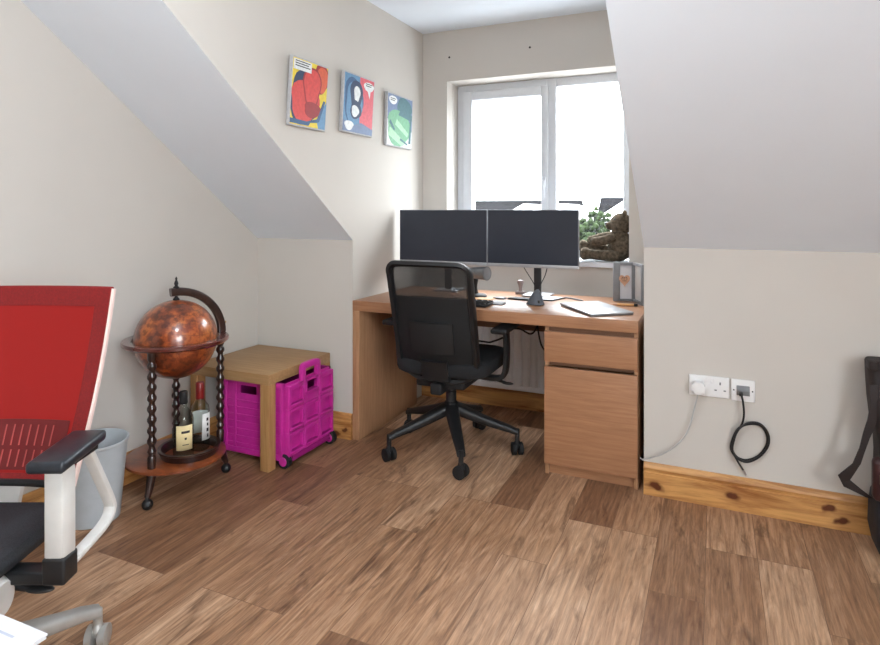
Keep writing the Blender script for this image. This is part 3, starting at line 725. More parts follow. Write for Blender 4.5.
# =================================================================== SIDE TABLE
TX0, TX1, TY0, TY1, TZ = -2.374, -1.884, 2.236, 2.73, .452
st = thing('side_table', 'square oak side table standing in the corner over the magenta crate', 'table', ((TX0 + TX1) / 2, (TY0 + TY1) / 2, 0))
MB().box(TX0, TX1, TY0, TY1, TZ - .048, TZ, bev=.0015).build('tabletop', 'tableX', st)
for x in (TX0, TX1 - .05):
    for y in (TY0, TY1 - .05): MB().box(x, x + .05, y, y + .05, 0, TZ - .048, bev=.0012).build('leg', 'tableZ', st)
# =================================================================== MAGENTA FOLDING CRATE ON WHEELS
KX0, KX1, KY0, KY1, KZ0, KZ1 = -2.215, -1.842, 2.304, 2.672, .035, .399
cr = thing('crate_trolley', 'magenta plastic folding crate on wheels under the oak side table', 'crate', ((KX0 + KX1) / 2, (KY0 + KY1) / 2, 0))
# wheeled back wall facing +x, a frame of ribs round recessed panels
def ribbed(axis, at, out, a0, a1, z0, z1, cols, rows, slot, name):
    m = MB(); t = .016; d = .007
    def bx_(u0, u1, w0, w1, e0, e1, mi=0, bev=.002):
        lo, hi = sorted((at + out * e0, at + out * e1))
        if axis == 'x': m.box(lo, hi, u0, u1, w0, w1, mi, bev=bev)
        else: m.box(u0, u1, lo, hi, w0, w1, mi, bev=bev)
    # base sheet, left open at the hand slot
    su0, su1, sz0, sz1 = slot
    bx_(a0, a1, z0, sz0, -.006, 0, bev=0); bx_(a0, a1, sz1, z1, -.006, 0, bev=0); bx_(a0, su0, sz0, sz1, -.006, 0, bev=0); bx_(su1, a1, sz0, sz1, -.006, 0, bev=0)
    return m, bx_
m, q = ribbed('x', KX1, 1, KY0, KY1, KZ0, KZ1, 3, 3, (KY0 + .155, KY0 + .235, KZ1 - .068, KZ1 - .022), 'panel')
wy = (KY1 - KY0) / 3
for i in range(3):
    y0 = KY0 + i * wy; off = .008
    # raised column made of stepped blocks with framed recesses
    for j in range(3):
        z0 = KZ0 + .02 + j * (KZ1 - KZ0 - .03) / 3; hgt = (KZ1 - KZ0 - .03) / 3
        a0, a1 = y0 + .022, y0 + wy - .014
        rec0, rec1 = z0 + .022, z0 + hgt - .022
        if i == 1 and j == 2: rec0, rec1 = KZ1 - .068, KZ1 - .022
        q(y0 + .002, a0, z0 - .0, z0 + hgt - .002, 0, .02); q(a1, y0 + wy - .002, z0 - .0, z0 + hgt - .002, 0, .02)
        q(a0 - .003, a1 + .003, z0, rec0, 0, .02); q(a0 - .003, a1 + .003, rec1, z0 + hgt - .002, 0, .02)
        q(a0 - .012, a1 + .004, rec0 - .012, rec0, .01, .027)
    q(y0 + .001, y0 + wy - .001, KZ0, KZ0 + .022, 0, .012)
m.build('back_panel', 'magenta', cr)
m, q = ribbed('y', KY0, -1, KX0, KX1 - .008, KZ0, KZ1, 1, 5, (KX0 + .1, KX0 + .2, KZ1 - .075, KZ1 - .035), 'panel')
q(KX0, KX0 + .02, KZ0, KZ1, 0, .01); q(KX1 - .03, KX1 - .01, KZ0, KZ1, 0, .01); q(KX0 + .06, KX0 + .078, KZ0, KZ1, 0, .006); q(KX0 + .225, KX0 + .243, KZ0, KZ1, 0, .006)
q(KX0, KX1 - .01, KZ1 - .022, KZ1, 0, .012); q(KX0, KX1 - .01, KZ0, KZ0 + .025, 0, .01)
for j in range(7):
    z = KZ0 + .04 + j * .035; q(KX0 + .02, KX1 - .03, z, z + .008, 0, .005)
m.build('side_panel', 'magenta', cr)
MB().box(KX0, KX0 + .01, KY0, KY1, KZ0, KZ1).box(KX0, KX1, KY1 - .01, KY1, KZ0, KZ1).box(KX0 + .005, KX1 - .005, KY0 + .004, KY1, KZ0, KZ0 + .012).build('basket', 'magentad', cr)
# pull handle sits flat on the face at the top
hy0, hy1 = KY0 + .105, KY0 + .225; hxx = KX1 + .02
MB().tube(smooth_path([(hxx, hy0, KZ1 - .004), (hxx, hy0, KZ1 + .048), (hxx, hy0 + .014, KZ1 + .062), (hxx, hy1 - .014, KZ1 + .062), (hxx, hy1, KZ1 + .048), (hxx, hy1, KZ1 - .004)], 5), .013, 10, rx=.013, ry=.016, up=(1, 0, 0)).build('pull_handle', 'magenta', cr)
for i, y in enumerate((KY0 + .005, KY1 - .02)):
    wh = MB()
    wx = KX1 - .008 + .02 * i
    wh.tube([(wx - .0, y - .014, .034), (wx, y - .012, .034), (wx, y + .012, .034), (wx, y + .014, .034)], [.03, .034, .034, .03], 24)
    wo = wh.build('wheel', 'blackm', cr)
    MB().tube([(wx, y - .0165, .034), (wx, y - .013, .034)], [.02, .023], 20).build('hubcap', 'magenta', wo)
    MB().tube([(wx, y + .013, .034), (wx, y + .0165, .034)], [.023, .02], 20).build('hubcap', 'magenta', wo)
MB().tube([(KX1 + .018, KY0 + .0, .034), (KX1 + .018, KY1, .034)], .006, 8).box(KX1 - .02, KX1 + .022, KY0 + .03, KY1 - .04, KZ0 - .004, KZ0 + .02, bev=.003).build('axle', 'magentad', cr)

# =================================================================== GLOBE BAR
GC = Vector((-2.148, 1.945, 0)); GZ = .656; GR = .17
gb = thing('globe_bar', 'antique style globe drinks cabinet on dark turned legs beside the grey bin', 'globe', GC)
th_ = 64
gl_lo = MB().ell((GC.x, GC.y, GZ), GR, 48, 32)
go = gl_lo.build('globe', 'globe', None, loc=(GC.x, GC.y, GZ)); go.parent = gb; go.location = (0, 0, GZ)
go.rotation_euler = (radians(8), radians(14), radians(35))
# ring
rin, rout = GR + .006, .218
MB().lathe([(rin, -.002), (rin, -.013), (rout - .006, -.015), (rout, -.009), (rout, .002), (rout - .004, .006), (rin + .004, .006), (rin, .002)], (GC.x, GC.y, GZ), 64).build('horizon_ring', 'ringwood', gb)
rb_ = bpy.data.objects['horizon_ring']
bm = bmesh.new(); bm.from_mesh(rb_.data)
bad = [f for f in bm.faces if len(f.verts) > 10]; bmesh.ops.delete(bm, geom=bad, context='FACES')
vs = sorted(bm.verts, key=lambda v: 0)
bmesh.ops.bridge_loops(bm, edges=[e for e in bm.edges if e.is_boundary]); bmesh.ops.recalc_face_normals(bm, faces=bm.faces); bm.to_mesh(rb_.data); bm.free()
tl = MB()
def cam_off(lat, fwd): return Vector((CS * lat - SN * fwd, SN * lat + CS * fwd, 0))
legs = [cam_off(-.03, -.162), cam_off(.142, .14), cam_off(-.075, .17)]
TRZ = .152
for k, o in enumerate(legs):
    p = GC + o
    pr_ = [(.011, TRZ - .01), (.017, TRZ + .005), (.017, TRZ + .05), (.012, TRZ + .06), (.018, TRZ + .075), (.012, TRZ + .09)]
    z = TRZ + .1
    while z < GZ - .075:
        pr_ += [(.012, z), (.0185, z + .012), (.0185, z + .022), (.012, z + .034)]; z += .044
    pr_ += [(.013, GZ - .06), (.018, GZ - .05), (.018, GZ - .014), (.012, GZ - .012)]
    lo = MB().lathe(pr_, (p.x, p.y, 0), 20).build('leg', 'darkwood', gb)
    od = o.normalized(); e = p + od * .028
    MB().tube([(p.x, p.y, TRZ - .012), (p.x + od.x * .012, p.y + od.y * .012, .09), (e.x, e.y, .05)], [.02, .016, .012], 14).build('foot', 'darkwood', lo)
    MB().ell((e.x, e.y, .022), (.022, .022, .022), 20, 12).cyl((e.x, e.y, .03), (e.x, e.y, .055), .009, .009, 10).build('caster', 'black', lo)
# lower tray with raised rim holder
MB().lathe([(.03, -.016), (.19, -.016), (.205, -.008), (.205, .002), (.196, .006), (.05, .006), (.001, .006)], (GC.x, GC.y, TRZ), 56).build('tray', 'traywood', gb, label='reddish map printed lower tray')
mb = MB(); R = []
go_ = cam_off(.06, -.005)
for r, z in ((.116, .006), (.122, .03), (.128, .034), (.128, .04), (.114, .04), (.109, .034), (.104, .006)): R.append([(GC.x + go_.x + r * cos(k * 2 * pi / 48), GC.y + go_.y + r * sin(k * 2 * pi / 48), TRZ + z) for k in range(48)])
mb.loft(R, closed_ends=False, loop=True).build('bottle_gallery', 'darkwood', gb)
# meridian arm from the right-hand leg over the top
rt = (legs[1].normalized()) * (GR + .038)
mp_ = []
for i in range(19):
    a = i / 18 * radians(97)
    mp_.append(GC + legs[1].normalized() * ((GR + .036) * cos(a)) + Vector((0, 0, GZ + .004 + (GR + .032) * sin(a))))
side = legs[1].normalized().cross(Vector((0, 0, 1)))
MB().tube(mp_, .014, 12, rx=.014, ry=.018, up=tuple(side)).build('meridian_arm', 'darkwood', gb)
top = Vector((GC.x, GC.y, GZ + GR))
MB().lathe([(.012, -.004), (.014, .004), (.006, .014), (.006, .042), (.012, .048), (.013, .056), (.006, .062), (.009, .072), (.006, .082), (.0035, .088), (.005, .094), (.001, .102)], top, 16).build('finial', 'blackm', gb)
p = GC + legs[1].normalized() * (GR + .052); MB().ell((p.x, p.y, GZ + .045), .006, 10, 8).build('stud', 'brass', gb)
# bottles on the tray
def bottle(name, label, u, v, prof, neckr, capm, cap, lab, tz, fluid=None, rot=0, flat=1.0):
    p = at_z(u, v, tz)
    t = thing(name, label, 'bottle', p, group='bottles on the globe tray')
    n = 28; R = []
    for r, h in prof:
        pts = []
        for k in range(n):
            a = k * 2 * pi / n; x, y = r * cos(a), r * sin(a) * flat
            pts.append((p.x + x * cos(rot) - y * sin(rot), p.y + x * sin(rot) + y * cos(rot), tz + h))
        R.append(pts)
    MB().loft(R).build('glass_body', 'clear', t)
    MB().lathe(cap, p, 20).build('cap', capm, t)
    for pn, m, a0, a1, z0, z1, rr in lab:
        lb = MB(); k = 14; c = MB()
        base = atan2(-p.y, -p.x)
        R = []
        for zz in (z0, z1):
            row = []
            for j in range(k + 1):
                a = base + a0 + (a1 - a0) * j / k; x, y = rr * cos(a - rot), rr * sin(a - rot) * flat
                row.append((p.x + x * cos(rot) - y * sin(rot), p.y + x * sin(rot) + y * cos(rot), tz + zz))
            R.append([lb.bm.verts.new(q) for q in row])
        for j in range(k): lb._face((R[0][j], R[0][j + 1], R[1][j + 1], R[1][j]))
        lo = lb.build(pn, m, t)
        md = lo.modifiers.new('s', 'SOLIDIFY'); md.thickness = .0006; md.offset = 1
    return t, p
TT = TRZ + .007
r_ = radians(-6)
def sc_(pr, k, q=1.0): return [(r * q, h * k) for r, h in pr]
bottle('whisky_bottle', 'shouldered clear bottle with a cream label and black cap on the globe tray', 183.5, 457, sc_([(.03, .002), (.038, .006), (.039, .02), (.039, .135), (.036, .15), (.022, .172), (.0145, .182), (.013, .215)], 1.18, 1.08), .013, 'blackm',
       sc_([(.014, .195), (.0155, .197), (.0155, .236), (.013, .24)], 1.18, 1.1), [('front_label', 'label', -.75, .95, .04, .145, .0428), ('lettering', 'ink', -.2, .6, .112, .122, .0434), ('emblem', 'ink', .1, .3, .085, .094, .0434), ('lettering', 'ink', -.1, .5, .062, .065, .0434)], TT, rot=radians(45), flat=.85)
bottle('gin_bottle', 'round clear bottle with a white side label and red foil cap on the globe tray', 200, 449, sc_([(.03, .002), (.036, .006), (.037, .02), (.037, .15), (.033, .172), (.02, .19), (.0145, .2), (.0135, .235)], 1.12, 1.1), .013, 'redcap',
       sc_([(.0145, .2), (.016, .202), (.016, .262), (.013, .266)], 1.12, 1.15), [('front_label', 'labelw', .2, 1.35, .05, .165, .0414), ('lettering', 'ink', .75, .95, .06, .075, .042), ('lettering', 'ink', .7, .98, .085, .1, .042), ('lettering', 'ink', .75, .95, .11, .122, .042), ('lettering', 'ink', .7, .95, .132, .145, .042), ('back_label', 'labelw', 2.2, 4.0, .06, .16, .0402)], TT)

# =================================================================== WASTE BIN
BC = Vector((-2.238, 1.622, 0))
bn = MB(); R = []
for r, z in ((.001, .003), (.085, .003), (.09, 0), (.094, .004), (.121, .3), (.126, .303), (.126, .312), (.120, .312), (.117, .303), (.088, .012), (.001, .01)):
    R.append([(BC.x + r * cos(k * 2 * pi / 48), BC.y + r * sin(k * 2 * pi / 48), z) for k in range(48)])
tag(bn.loft(R, closed_ends=False).build('waste_bin', 'bin', loc=BC), 'plain grey plastic waste bin between the red chair and the globe', 'bin')

# =================================================================== RED CHAIR (local x = to the photo's right, local y = away from the camera)
HX, HD = -1.20, 1.45
rc = thing('red_task_chair', 'office chair with red mesh back, black seat and white arms beside the left wall', 'office chair', (CS * HX - SN * HD, SN * HX + CS * HD, 0), YAW)
star_base(rc, .345, .15, 'chairgrey', 'chairgrey', radians(45), (.03, .02), cr=.03, drop=.05)
MB().cyl((0, 0, .16), (0, 0, .3), .028).build('gas_column', 'chairgrey', rc, local=True)
MB().box(-.09, .09, -.16, .14, .3, .385, bev=.03).tube([(.0, -.1, .352), (.18, -.1, .352), (.215, -.1, .352), (.228, -.1, .352)], [.05, .05, .047, .036], 18).build('tilt_mechanism', 'chairwhite', rc, local=True)
MB().tube(smooth_path([(.2, -.06, .365), (.225, -.05, .35), (.27, -.05, .345)]), .008, 8).ell((.275, -.05, .345), (.035, .013, .008)).build('lever', 'black', rc, local=True)
cushion(.235, -.32, .165, .395, .452, .07).build('seat', 'blackmesh2', rc, local=True)
# back: flat trapezoid of mesh on a thin frame; reclines away
def rb_pt(s, t, off=0):
    """s -1..1, t 0..1 from bottom to top"""
    z = .475 + .515 * t; y = .18 + .14 * t + .02 * sin(pi * t) + .028 * (1 - s * s) - off
    hw = .208 + .034 * t
    return Vector((s * hw, y, z))
def rsheet(name, m, s0, s1, t0, t1, off, th=.004, ns=14, nt=12, parent=None):
    mb = MB(); R = []
    for i in range(nt + 1):
        t = t0 + (t1 - t0) * i / nt
        a = [rb_pt(s0 + (s1 - s0) * j / ns, t, off) for j in range(ns + 1)]; b = [p + Vector((0, th, 0)) for p in a]
        R.append(a + b[::-1])
    mb.loft(R)
    return mb.build(name, m, parent or rc, local=True)
bk = rsheet('backrest', 'red', -.995, .995, .03, 1, 0, .003)
hm = MB()  # border band painted darker where the frame behind blocks light through the mesh
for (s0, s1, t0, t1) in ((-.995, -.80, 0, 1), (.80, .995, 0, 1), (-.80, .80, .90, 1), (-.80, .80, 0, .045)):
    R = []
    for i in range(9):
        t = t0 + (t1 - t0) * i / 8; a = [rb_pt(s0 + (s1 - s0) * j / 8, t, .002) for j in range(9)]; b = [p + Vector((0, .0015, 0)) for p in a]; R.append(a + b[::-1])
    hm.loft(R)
hm.build('mesh_shade_band', 'redshaded', bk, local=True, label='red mesh border with the shade of the back frame painted in')
lm = MB()
R = []
for i in range(7):
    t = .06 + .24 * i / 6; a = [rb_pt(-.8 + 1.55 * j / 14, t, .0025) for j in range(15)]; b = [p + Vector((0, .002, 0)) for p in a]; R.append(a + b[::-1])
lm.loft(R)
lo = lm.build('lumbar_panel', mat('dark red lumbar plastic', (104, 18, 20), .6), rc, local=True)
sl_ = MB()
for i in range(13):
    s = -.72 + i * .105
    for t0, t1 in ((.075, .155), (.175, .275)):
        p, q_ = rb_pt(s + (.02 if t0 < .1 else 0), t0, .0035), rb_pt(s + (.02 if t0 < .1 else 0), t1, .0035)
        sl_.tube([p, p.lerp(q_, .5), q_], .002, 6)
sl_.build('slot', mat('faded red slot', (168, 74, 70), .7), lo, local=True)
for s in (-1, 1):
    MB().tube([rb_pt(s, t / 10, -.004) + Vector((s * .004, 0, 0)) for t in range(11)], .009, 8, rx=.0075, ry=.0045, up=(0, 1, 0)).build('side_rail', 'piping', rc, local=True)
MB().tube([rb_pt(-1 + 2 * t / 10, 1, -.004) for t in range(11)], .006, 8).build('top_rail', 'redshaded', rc, local=True)
MB().tube([rb_pt(-1 + 2 * t / 10, 0, -.006) for t in range(11)], .012, 8).build('bottom_rail', 'blackm', rc, local=True)
MB().tube(smooth_path([(0, .08, .36), (0, .2, .37), (0, .245, .45), (0, .29, .62), (0, .33, .72)]), .02, 10, rx=.035, ry=.014, up=(1, 0, 0)).build('back_spine', 'chairwhite', rc, local=True)
for s in (-1, 1):
    ax = .325
    ps = MB().prism([(s * (ax - .025), -.075), (s * (ax + .02), -.075), (s * (ax + .024), -.03), (s * (ax - .021), -.03)], 'z', .42, .628, bev=.006)
    ao = ps.build('arm_post', 'chairwhite', rc, local=True)
    MB().box(min(s * .19, s * (ax + .02)), max(s * .19, s * (ax + .02)), -.078, -.03, .368, .398, bev=.006).box(min(s * (ax - .028), s * (ax + .026)), max(s * (ax - .028), s * (ax + .026)), -.08, -.025, .368, .43, bev=.007).build('arm_bracket', 'black', ao, local=True)
    # pad
    T = Matrix.Translation((s * (ax - .005), -.01, 0)) @ Matrix.Rotation(radians(5 * s), 4, 'Z')
    MB().box(-.042, .042, -.108, .1, .637, .664, bev=.009, T=T).build('arm_pad', 'armpad', ao, local=True)
    MB().box(s * ax - .02, s * ax + .02, -.08, .07, .622, .639, bev=.004).build('pad_plate', 'blackm', ao, local=True)
    MB().tube(smooth_path([(s * ax, .05, .628), (s * (ax - .002), .085, .575), (s * (ax - .004), .155, .46), (s * (ax - .004), .165, .425), (s * (ax - .004), .135, .4), (s * (ax - .006), .03, .385), (s * (ax - .008), -.04, .38)], 6), .02, 12, rx=.015, ry=.009, up=(1, 0, 0)).build('arm_brace', 'chairwhite', ao, local=True)

# =================================================================== PAPERS ON A LOW TABLE, front left corner
def cl(X, d, z=0): return Vector((CS * X - SN * d, SN * X + CS * d, z))
pz = .5
lt = thing('low_side_table', 'low black side table in the near left corner under a pile of papers', 'table', cl(-.92, .8), YAW)
MB().box(-.24, .24, -.22, .2, .462, .485, bev=.003).build('tabletop', 'blackm', lt, local=True)
for x in (-.22, .22):
    for y in (-.2, .18): MB().box(x - .018, x + .018, y - .018, y + .018, 0, .463).build('leg', 'blackm', lt, local=True)
c1 = at_z(48, 631, pz); c0 = at_z(-10, 607, pz); dx = (c0 - c1).normalized(); dn = Vector((-dx.y, dx.x, 0))
if dn.dot(Vector((0, -1, 0))) < 0: dn = -dn
z = .4855
for i in range(4):
    jit = random.uniform(-.012, .012); j2 = random.uniform(-.01, .006)
    a = c1 + dx * abs(jit) + dn * .004 * i * (1 if i % 2 else 0); b = a + dx * .297; cc = b + dn * .21; dd = a + dn * .21
    h_ = .0032
    names = ['lowest', 'second', 'third', 'topmost']
    pp = MB().prism([(p.x, p.y) for p in (a, b, cc, dd)], 'z', z, z + h_)
    if i == 3: pp.prism([(p.x, p.y) for p in (a + dn * .05, a + dn * .075, a + dn * .075 - dx * .012)], 'z', z + h_ - .0012, z + h_)
    tag(pp.build('paper_sheaf', 'paper', loc=(a + cc) / 2 + Vector((0, 0, z - a.z))), names[i] + ' sheaf of white papers in the pile at the near left corner', 'papers', 'papers on the low table'); z += h_ + .0002
# faint printing on the top sheaf
pk = MB()
for i in range(6):
    a = c1 + dx * .04 + dn * (.03 + i * .025); b = a + dx * .2
    w_ = dn * .0045
    pk.prism([(p.x, p.y) for p in (a, b, b + w_, a + w_)], 'z', z - .0003, z + .0002)
tops = [o for o in bpy.data.objects if o.name.startswith('paper_sheaf')][-1]
o = pk.build('printed_lines', mat('pale grey ink', (176, 180, 194), .8), tops)

# =================================================================== THREE CANVAS PRINTS
def blob(cx, cz, rx, rz, n=26, wob=0.08, ph=0):
    return [(cx + rx * (1 + wob * sin(3 * a + ph) + wob * .6 * sin(5 * a + 2 * ph)) * cos(a), cz + rz * (1 + wob * sin(3 * a + ph)) * sin(a)) for a in [k * 2 * pi / n for k in range(n)]]
def clipu(poly): return [(min(.985, max(.015, a)), min(.985, max(.015, b))) for a, b in poly]
def canvas(ul, ur, vb, lean, label, bg, shapes, H_=.313):
    a, b = at_x(ul, vb, XL + .012), at_x(ur, vb, XL + .012); y0, z0 = a.y, a.z; size = b.y - a.y
    z0 = at_x(ul, vb, XL + .012).z
    t = thing('canvas_picture', label, 'picture', (XL + .001, y0, z0), group='canvas pictures on the dormer side wall')
    t.rotation_euler = (0, radians(lean), 0)
    D = .018
    MB().box(0, D, 0, size, 0, H_, bev=.002).build('canvas', 'art_edge', t, local=True)
    mats = [bg]; m = MB()
    def P(poly, i, mi):
        m.prism([(.003 + a * (size - .006), .003 + b * (H_ - .006)) for a, b in clipu(poly)], 'x', D - .0005, D + .0003 + .00022 * i, mi)
    P([(0, 0), (1, 0), (1, 1), (0, 1)], 0, 0)
    for i, (cm, poly) in enumerate(shapes):
        if cm not in mats: mats.append(cm)
        P(poly, i + 1, mats.index(cm))
    m.build('print', mats, t, local=True)
def lines(cx, cz, w, n):
    return [('ink', [(cx - w / 2, cz - i * .035), (cx + w / 2 - .04 * (i % 2), cz - i * .035), (cx + w / 2 - .04 * (i % 2), cz - i * .035 + .014), (cx - w / 2, cz - i * .035 + .014)]) for i in range(n)]
canvas(287.3, 324, 124.3, 4.3, 'canvas with a red abstract shape on yellow, the one nearest the sloped ceiling', 'art_yellow', [
    ('art_reddark', blob(.82, .8, .2, .24, ph=1)), ('art_orange', blob(.84, .78, .16, .2, ph=.5)), ('art_navy', blob(.36, .42, .4, .4, ph=2)), ('art_red', blob(.38, .38, .38, .32, ph=.7)), ('art_blue', [(1, .45), (1, 0), (.62, 0), (.78, .2)]),
    ('art_reddark', blob(.55, .62, .25, .32, ph=0)), ('art_red', blob(.55, .62, .22, .29, ph=0)), ('art_reddark', blob(.6, .28, .24, .12, ph=1)), ('art_bluedark', [(.0, .03), (.5, .03), (.8, .12), (.95, .45), (.9, .46), (.74, .16), (.45, .09), (0, .1)]), ('art_yellow', [(.5, .0), (.78, 0), (.74, .1), (.55, .08)]),
    ('art_pale', [(.03, .82), (.5, .82), (.5, .97), (.03, .97)])] + lines(.26, .94, .4, 3))
canvas(340.3, 371, 131, 3.4, 'canvas with a blue abstract shape and pink side, middle of the three pictures', 'art_blue', [
    ('art_pink', [(.55, .1), (1, .1), (1, 1), (.5, 1)]), ('art_bluedark', blob(.32, .55, .3, .4, ph=1)), ('art_blue', blob(.34, .5, .26, .36, ph=1.4)), ('art_navy', blob(.4, .66, .2, .26, ph=.2)), ('art_pale', blob(.42, .68, .1, .14, ph=.4)), ('art_navy', blob(.4, .4, .18, .16, ph=2)), ('art_pale', blob(.38, .38, .12, .1, ph=1)),
    ('art_slate', [(0, 0), (1, 0), (1, .12), (.6, .2), (.3, .12), (0, .2)]), ('art_pale', blob(.2, .12, .14, .08)), ('art_pale', blob(.8, .86, .17, .08, wob=.04)), ('art_pale', [(.76, .8), (.86, .8), (.84, .66)])] + lines(.8, .9, .22, 2))
canvas(385, 410.5, 145, 2.0, 'canvas with a green abstract shape, the one nearest the window', 'art_slate', [
    ('art_pale', [(0, 0), (1, 0), (1, .35), (0, .5)]), ('art_teal', blob(.66, .8, .3, .18, ph=2)), ('art_green', blob(.46, .36, .46, .36, ph=1)), ('art_teal', [(.42, .62), (.98, .56), (.98, .68), (.55, .8)]), ('art_greenlight', [(.05, .2), (.6, .02), (.75, .1), (.1, .36)]), ('art_greenlight', [(.3, .42), (.8, .22), (.84, .3), (.36, .54)]), ('art_teal', [(.08, .44), (.26, .3), (.3, .33), (.12, .5)]), ('art_teal', [(.86, .1), (.94, .1), (.96, .6), (.9, .55)]), ('art_teal', [(.5, .14), (.8, .06), (.82, .09), (.52, .18)]),
    ('art_pale', blob(.2, .88, .15, .08, wob=.04))] + lines(.2, .9, .2, 2))

# =================================================================== SOCKETS AND CABLES ON THE RIGHT KNEE WALL
sa, sb = at_y(689, 375, K), at_y(729, 398, K)
SX0, SX1, SZ0, SZ1 = -.096, .057, .448, .533
sk = thing('double_socket', 'white double wall socket above the skirting with one plug in it', 'socket', ((SX0 + SX1) / 2, K, SZ0))
MB().box(SX0, SX1, K - .011, K - .0005, SZ0, SZ1, bev=.003).build('faceplate', 'whitepl', sk)
cxr = (SX0 + SX1) / 2 + .042; mz = (SZ0 + SZ1) / 2
for pn in ((cxr, mz + .016, .006, .011), (cxr - .017, mz - .012, .009, .0055), (cxr + .017, mz - .012, .009, .0055)):
    MB().box(pn[0] - pn[2] / 2, pn[0] + pn[2] / 2, K - .0118, K - .0105, pn[1] - pn[3] / 2, pn[1] + pn[3] / 2).build('pin_hole', 'greypl', sk)
for x in (-.012, .012): MB().box((SX0 + SX1) / 2 + x - .006, (SX0 + SX1) / 2 + x + .006, K - .0145, K - .0105, mz + .014, mz + .032, bev=.0015).build('rocker_switch', 'whitepl', sk)
px_ = SX0 + .036
pl = thing('mains_plug', 'white mains plug pushed into the double socket, thin grey cable hanging from it', 'plug', (px_, K - .012, mz - .03))
MB().prism([(px_ + a, mz - .005 + b) for a, b in rrect(.05, .05, .016, 5)], 'y', K - .045, K - .0115, bev=.006).build('plug_body', 'whitepl', pl)
wy = K - .025
cp = [Vector((px_, K - .028, mz - .028)), at_y(694, 410, wy), at_y(689, 428, wy), at_y(680, 442, wy), at_y(665, 453, wy), at_y(651, 458, wy), at_y(644, 459, wy), Vector((XR + .0, wy - .004, .15)), Vector((XR - .013, wy + .0, .155))]
MB().tube(smooth_path(cp), .0028, 8).build('lead', 'cablegrey', pl)
NX0, NX1, NZ0, NZ1 = .064, .150, .444, .532
nk = thing('network_socket', 'square white wall plate with a grey network module right of the double socket', 'socket', ((NX0 + NX1) / 2, K, NZ0))
MB().box(NX0, NX1, K - .009, K - .0005, NZ0, NZ1, bev=.003).build('faceplate', 'whitepl', nk)
mx_, mz2 = (NX0 + NX1) / 2, (NZ0 + NZ1) / 2
MB().box(mx_ - .024, mx_ + .024, K - .013, K - .008, mz2 - .019, mz2 + .02, bev=.002).build('module', 'greypl', nk)
MB().box(mx_ - .024, mx_ + .024, K - .0145, K - .0125, mz2 - .019, mz2 - .001, bev=.0006).build('shutter', 'grey', nk)
for s in (-1, 1): MB().cyl((mx_ + s * .034, K - .010, mz2), (mx_ + s * .034, K - .0085, mz2), .003, .003, 10).build('screw', 'screw', nk)
cpts = [(741, 393), (743, 402), (744, 414), (742, 424), (736, 434), (732, 446), (736, 456), (746, 460), (758, 456), (766, 446), (767, 436), (761, 426), (750, 424), (739, 428), (733, 438), (731, 449), (737, 458), (747, 462), (759, 457), (768, 446), (768, 434), (760, 424), (748, 423), (738, 430), (734, 440), (732.5, 450), (737, 460), (743, 470)]
offs = [-.014, -.035, -.03, -.022, -.012, -.01, -.01, -.01, -.01, -.01, -.01, -.012, -.02, -.028, -.022, -.02, -.02, -.02, -.02, -.02, -.02, -.022, -.03, -.037, -.032, -.03, -.028, -.024, -.018]
cw = [at_y(u, v, K + o) for (u, v), o in zip(cpts, offs)]
cb = thing('network_cable', 'black network cable coiled in a loop below the right wall plate', 'cable', cw[0])
MB().tube(smooth_path(cw), .0042, 8).build('wire', 'cableblack', cb)
d = (cw[0] - cw[1]).normalized(); MB().box(cw[0].x - .007, cw[0].x + .007, K - .036, K - .0128, cw[0].z - .008, cw[0].z + .004, bev=.002).build('boot', 'blackm', cb)
e = cw[-1]; d = (cw[-1] - cw[-2]).normalized(); MB().tube([e, e + d * .022], [.004, .004], 8).build('connector_tip', 'tip', cb)
# cables under the desk
cbl = [([(488, 334), (505, 326), (520, 329), (533, 333), (544, 329)], 3.24, 'black cable sagging under the desktop next to the drawer'), ([(486, 342), (494, 341), (502, 338), (506, 335)], 3.2, 'black cable crossing in front of the radiator beside the chair arm'), ([(537, 337), (541, 344), (547, 353)], 3.24, 'thin black cable running down behind the drawer pedestal')]
for pts, yy, lb in cbl:
    P = [at_y(u, v, yy) for u, v in pts]
    if yy != 3.2: P[0].z = max(P[0].z, .6)
    if lb.startswith('black cable sag'): P = [Vector((P[0].x, yy, .678))] + P[1:-1] + [Vector((P[-1].x, yy, .678))]
    elif lb.startswith('thin'): P = [Vector((P[0].x - .01, yy, .678))] + P
    else: P = [P[0] + Vector((-.12, 0, .03)), Vector((P[0].x - .16, yy, .678))][::-1] + P + [Vector((P[-1].x + .06, yy, .678))]
    tag(MB().tube(smooth_path(P), .005, 8).build('desk_cable', 'cableblack', loc=P[0]), lb, 'cable', 'cables under the desk')

